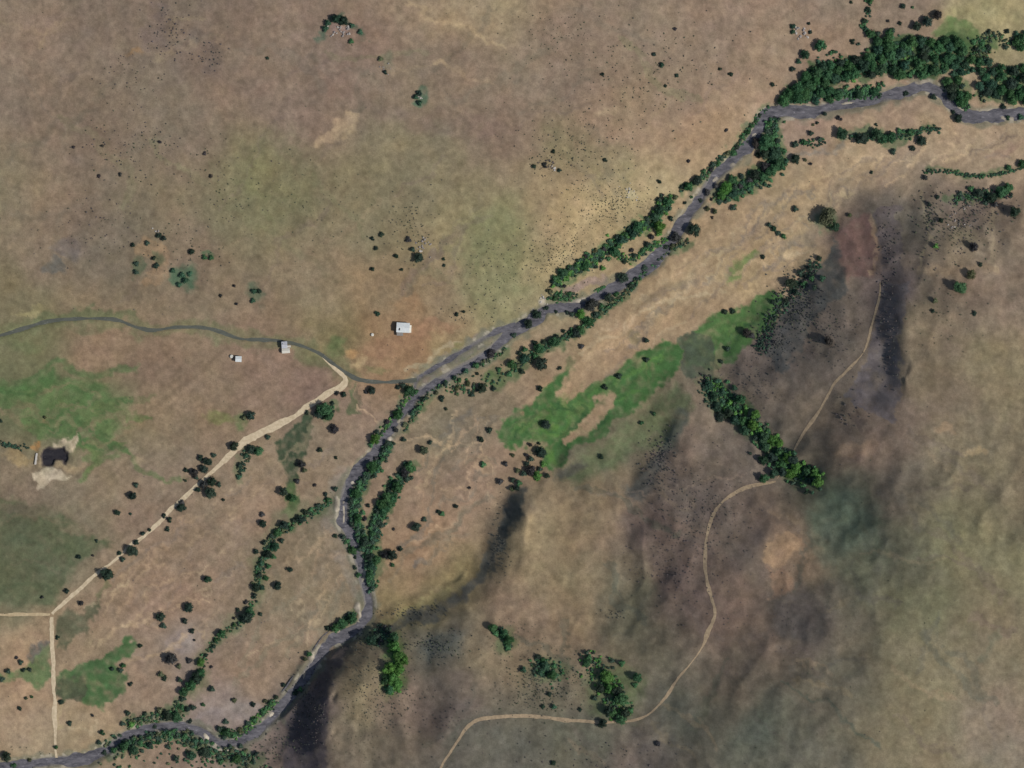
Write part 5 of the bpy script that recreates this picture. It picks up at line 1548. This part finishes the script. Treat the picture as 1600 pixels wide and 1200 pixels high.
def gable(root, L, W, eave, ridge, roof_mat, ox=0.0, oy=0.0, ov=0.45, ribs=True, foot=-1.0):
    """walls with gable ends (ridge along x) and two sheet-metal slopes with standing ribs"""
    hl, hw = L / 2, W / 2
    V = [(-hl, -hw, foot), (hl, -hw, foot), (hl, hw, foot), (-hl, hw, foot), (-hl, -hw, eave), (hl, -hw, eave), (hl, hw, eave), (-hl, hw, eave), (-hl, 0, ridge), (hl, 0, ridge)]
    V = [(x + ox, y + oy, z) for x, y, z in V]
    F = [(0, 1, 5, 4), (2, 3, 7, 6), (1, 2, 6, 9, 5), (3, 0, 4, 8, 7)]
    mesh_obj('wall', V, F, wall_mat, root)
    k = (ridge - eave) / hw
    t = 0.10
    for s in (-1, 1):
        rv = []
        ye, yr = s * (hw + ov), 0.0
        ze, zr = eave - ov * k + 0.06, ridge + 0.06
        rf = []
        b0 = 0
        for x in (-hl - ov, hl + ov):
            rv += [(x, ye, ze), (x, yr, zr), (x, yr, zr + t), (x, ye, ze + t)]
        rf = [(0, 1, 2, 3), (7, 6, 5, 4), (3, 2, 6, 7), (0, 4, 5, 1), (0, 3, 7, 4), (1, 5, 6, 2)]
        rv = [(x + ox, y + oy, z) for x, y, z in rv]
        ro = mesh_obj('roof_slope', rv, rf, roof_mat, root)
        if ribs:
            m = max(3, int((L + 2 * ov) / 1.1))
            V2, F2 = [], []
            for i in range(1, m):
                x = -hl - ov + (L + 2 * ov) * i / m + ox
                b0 = len(V2)
                V2 += [(x - .04, ye + oy, ze + t), (x + .04, ye + oy, ze + t), (x + .04, yr + oy, zr + t), (x - .04, yr + oy, zr + t),
                       (x - .04, ye + oy, ze + t + .07), (x + .04, ye + oy, ze + t + .07), (x + .04, yr + oy, zr + t + .07), (x - .04, yr + oy, zr + t + .07)]
                F2 += [tuple(b0 + q_ for q_ in f) for f in ((4, 5, 6, 7), (0, 1, 5, 4), (1, 2, 6, 5), (2, 3, 7, 6), (3, 0, 4, 7))]
            mesh_obj('rib', V2, F2, roof_mat, ro)
    V, F = [], []
    box(V, F, -hl - ov + ox, hl + ov + ox, -0.22 + oy, 0.22 + oy, ridge + 0.12, ridge + 0.24)
    mesh_obj('ridge_cap', V, F, roof_mat, root)


def window(root, x, y, z, w, h, face):
    """a framed window set proud of the wall; face is 'x' or 'y' with the outward sign in s"""
    ax, s = face
    if ax == 'y':
        f = box_part('window', root, frame_mat, x - w / 2, x + w / 2, min(y, y + s * .08), max(y, y + s * .08), z - h / 2, z + h / 2)
        box_part('pane', f, glass_mat, x - w / 2 + .1, x + w / 2 - .1, min(y + s * .081, y + s * .1), max(y + s * .081, y + s * .1), z - h / 2 + .1, z + h / 2 - .1)
    else:
        f = box_part('window', root, frame_mat, min(x, x + s * .08), max(x, x + s * .08), y - w / 2, y + w / 2, z - h / 2, z + h / 2)
        box_part('pane', f, glass_mat, min(x + s * .081, x + s * .1), max(x + s * .081, x + s * .1), y - w / 2 + .1, y + w / 2 - .1, z - h / 2 + .1, z + h / 2 - .1)


# large white shed above the canal
p = place(630, 512)
root = empty('shed', p, math.radians(-3))
tag(root, 'large white metal-roofed shed on reddish ground above the canal', 'shed')
gable(root, 15.6, 11.4, 5.2, 6.6, white_roof)
box_part('roof_vent', root, dark_mat, -4.9, -3.6, -3.6, -0.6, 5.6, 6.75)
d = box_part('door', root, dark_mat, -1.8, 1.8, -5.78, -5.71, 0.0, 3.4)
box_part('door_rail', d, grey_roof, -3.8, 3.8, -5.86, -5.79, 3.45, 3.6)
window(root, 5.2, -5.7, 2.2, 1.4, 1.1, ('y', -1))
window(root, 7.8, 1.0, 2.2, 1.4, 1.1, ('x', 1))
window(root, 7.8, -2.6, 2.2, 1.4, 1.1, ('x', 1))
lt = mesh_obj('lean_to_roof', [(-7.6, -5.75, 3.0), (0.4, -5.75, 3.0), (0.4, -10.2, 2.2), (-7.6, -10.2, 2.2), (-7.6, -5.75, 3.1), (0.4, -5.75, 3.1), (0.4, -10.2, 2.3), (-7.6, -10.2, 2.3)],
              [(3, 2, 1, 0), (4, 5, 6, 7), (0, 1, 5, 4), (1, 2, 6, 5), (2, 3, 7, 6), (3, 0, 4, 7)], grey_roof, root)
for x in (-7.3, -3.6, 0.1):
    box_part('post', root, grey_roof, x - .1, x + .1, -10.0, -9.8, -1.0, 2.22)
bx_ = box_part('annex', root, wall_mat, 8.02, 10.0, -5.5, 3.2, -1.0, 3.2)
mesh_obj('annex_roof', [(7.99, -5.8, 3.75), (10.3, -5.8, 3.2), (10.3, 3.5, 3.2), (7.99, 3.5, 3.75), (7.99, -5.8, 3.85), (10.3, -5.8, 3.3), (10.3, 3.5, 3.3), (7.99, 3.5, 3.85)],
         [(3, 2, 1, 0), (4, 5, 6, 7), (0, 1, 5, 4), (1, 2, 6, 5), (2, 3, 7, 6), (3, 0, 4, 7)], cream_roof, root)

# small house by the canal, two blocks
p = place(445, 543)
root = empty('farmhouse', p, math.radians(4))
tag(root, 'small pale farmhouse of two blocks on the south bank of the canal', 'house')
gable(root, 6.6, 8.0, 4.4, 5.6, speckled('pale_blue_roof', (0.42, 0.44, 0.48), (0.54, 0.55, 0.58), 0.5, rough=0.6), ox=0, oy=3.2, ov=0.3)
gable(root, 9.4, 5.4, 2.9, 3.9, cream_roof, ox=1.2, oy=-4.2, ov=0.3)
box_part('chimney', root, conc_mat, -1.6, -0.9, 4.4, 5.1, 4.6, 6.3)
d = box_part('door', root, dark_mat, 0.4, 1.5, -6.98, -6.91, 0, 2.1)
box_part('handle', d, frame_mat, 1.25, 1.35, -7.04, -6.99, 1.0, 1.1)
window(root, 4.0, -6.9, 1.6, 1.3, 1.1, ('y', -1))
window(root, -1.9, -6.9, 1.6, 1.2, 1.1, ('y', -1))
window(root, 3.3, 3.6, 2.4, 1.3, 1.2, ('x', 1))
mesh_obj('porch_roof', [(3.35, -0.3, 2.6), (7.6, -0.3, 2.3), (7.6, 2.2, 2.3), (3.35, 2.2, 2.6), (3.35, -0.3, 2.68), (7.6, -0.3, 2.38), (7.6, 2.2, 2.38), (3.35, 2.2, 2.68)],
         [(3, 2, 1, 0), (4, 5, 6, 7), (0, 1, 5, 4), (1, 2, 6, 5), (2, 3, 7, 6), (3, 0, 4, 7)], conc_mat, root)
for y in (-0.1, 2.0):
    box_part('post', root, wall_mat, 7.3, 7.45, y - .08, y + .08, -0.8, 2.3)

# small white cabin in the field
p = place(373, 561)
root = empty('cabin', p, math.radians(-2))
tag(root, 'small white cabin standing alone in the field below the canal', 'cabin')
gable(root, 7.0, 6.4, 4.2, 5.2, white_roof, ov=0.35)
d = box_part('door', root, dark_mat, 0.6, 1.6, -3.28, -3.21, 0, 2.05)
box_part('handle', d, frame_mat, 1.35, 1.45, -3.34, -3.29, 1.0, 1.1)
window(root, -1.7, -3.2, 1.8, 1.2, 1.0, ('y', -1))
window(root, 3.5, 0.4, 2.0, 1.2, 1.0, ('x', 1))

# low white trough and tank
def tank(px, py, r, h, label):
    p = place(px, py)
    root = empty('water_tank', p)
    tag(root, label, 'tank')
    V, F = [], []
    N = 20
    for z, q_ in ((-0.4, r), (h, r), (h, r * .93), (h + .28, r * .45), (h + .33, .0)):
        for i in range(N):
            a = 6.2832 * i / N
            V.append((math.cos(a) * q_, math.sin(a) * q_, z))
    for k in range(2):
        for i in range(N):
            F.append((k * N + i, k * N + (i + 1) % N, (k + 1) * N + (i + 1) % N, (k + 1) * N + i))
    mesh_obj('shell', V, F, conc_mat, root)
    mesh_obj('lid', V, [(k * N + i, k * N + (i + 1) % N, (k + 1) * N + (i + 1) % N, (k + 1) * N + i) for k in (2, 3) for i in range(N)], cream_roof, root)
    box_part('hatch', root, grey_roof, r * .3, r * .6, -.3, .3, h + .12, h + .32)


tank(582, 523, 1.9, 1.5, 'small pale round tank on red soil left of the white shed')
tank(362, 557, 2.2, 1.6, 'pale round tank close to the left side of the white cabin')

# concrete wall at the pond
p = place(56.5, 717)
root = empty('retaining_wall', p, math.radians(-8))
tag(root, 'pale concrete retaining wall on the left bank of the black pond', 'wall')
box_part('wall_body', root, conc_mat, -0.9, 0.9, -7.0, 7.0, -1.5, 1.0)
box_part('wall_cap', root, conc_mat, -1.15, 1.15, -7.2, 7.2, 1.003, 1.25)
for y in (-5, 0, 5):
    box_part('buttress', root, conc_mat, 0.91, 1.9, y - .3, y + .3, -1.5, .7)

# ---------------------------------------------------------------- rock outcrops
rock_mat = speckled('weathered_rock', (0.20, 0.18, 0.175), (0.34, 0.31, 0.29), 0.7, bump=0.6)
pale_rock = speckled('pale_rock', (0.36, 0.34, 0.31), (0.50, 0.47, 0.43), 0.7, bump=0.6)


def boulder_mesh(k, mat):
    rg = np.random.default_rng(300 + k)
    V = ICO_V * np.array([1.0, .8, .6]) * rg.uniform(.72, 1.2, (12, 1))
    V[:, 2] += .2
    return fast_mesh('boulder', V, ICO_F, mat)


BOUL = [boulder_mesh(k, rock_mat) for k in range(4)]
BOUP = [boulder_mesh(k + 9, pale_rock) for k in range(3)]


def outcrop(px, py, spread, count, rmax, label, pale=0.3, sy=1.0):
    p = place(px, py)
    root = empty('rock_outcrop', p)
    tag(root, label, 'rocks')
    for _ in range(count):
        x, y = VR.gauss(0, spread * .5), VR.gauss(0, spread * .5 * sy)
        q_ = place(px + x, py + y)
        o = link(bpy.data.objects.new('boulder', VR.choice(BOUP if VR.random() < pale else BOUL)), root)
        r = VR.uniform(.45, 1) * rmax
        o.location = (q_.x - p.x, q_.y - p.y, q_.z - p.z)
        o.scale = (r, r * VR.uniform(.7, 1.2), r * VR.uniform(.6, 1))
        o.rotation_euler = (VR.uniform(-.3, .3), VR.uniform(-.3, .3), VR.uniform(0, 6.28))


outcrop(532, 49, 18, 22, 2.6, 'grey rock outcrop ringed by shrubs near the top edge', .3, .5)
outcrop(1254, 48, 14, 18, 2.6, 'pale grey rock outcrop on the slope left of the wood', .5)
outcrop(657, 152, 5, 5, 2.0, 'small pale rocks inside the lone round green bush', .8)
outcrop(243, 363, 7, 7, 2.0, 'small rocky knob above the orange bare patch', .4)
outcrop(600, 108, 9, 7, 1.6, 'low rocks in the grey patch above the lone bush', .2)
outcrop(866, 266, 5, 5, 2.2, 'pale boulders with dark shrubs on the upper right slope', .9)
outcrop(660, 385, 16, 16, 2.0, 'scattered dark rocks above the white shed', .3)
outcrop(848, 468, 7, 10, 1.8, 'pale rocks on the river bank above the shed', .9, 1.4)
outcrop(983, 304, 14, 14, 1.5, 'pale stones on the tan slope beside the river', 1.0)
outcrop(1500, 350, 24, 14, 1.8, 'grey rocks on rough ground behind the spur ridge', .3)
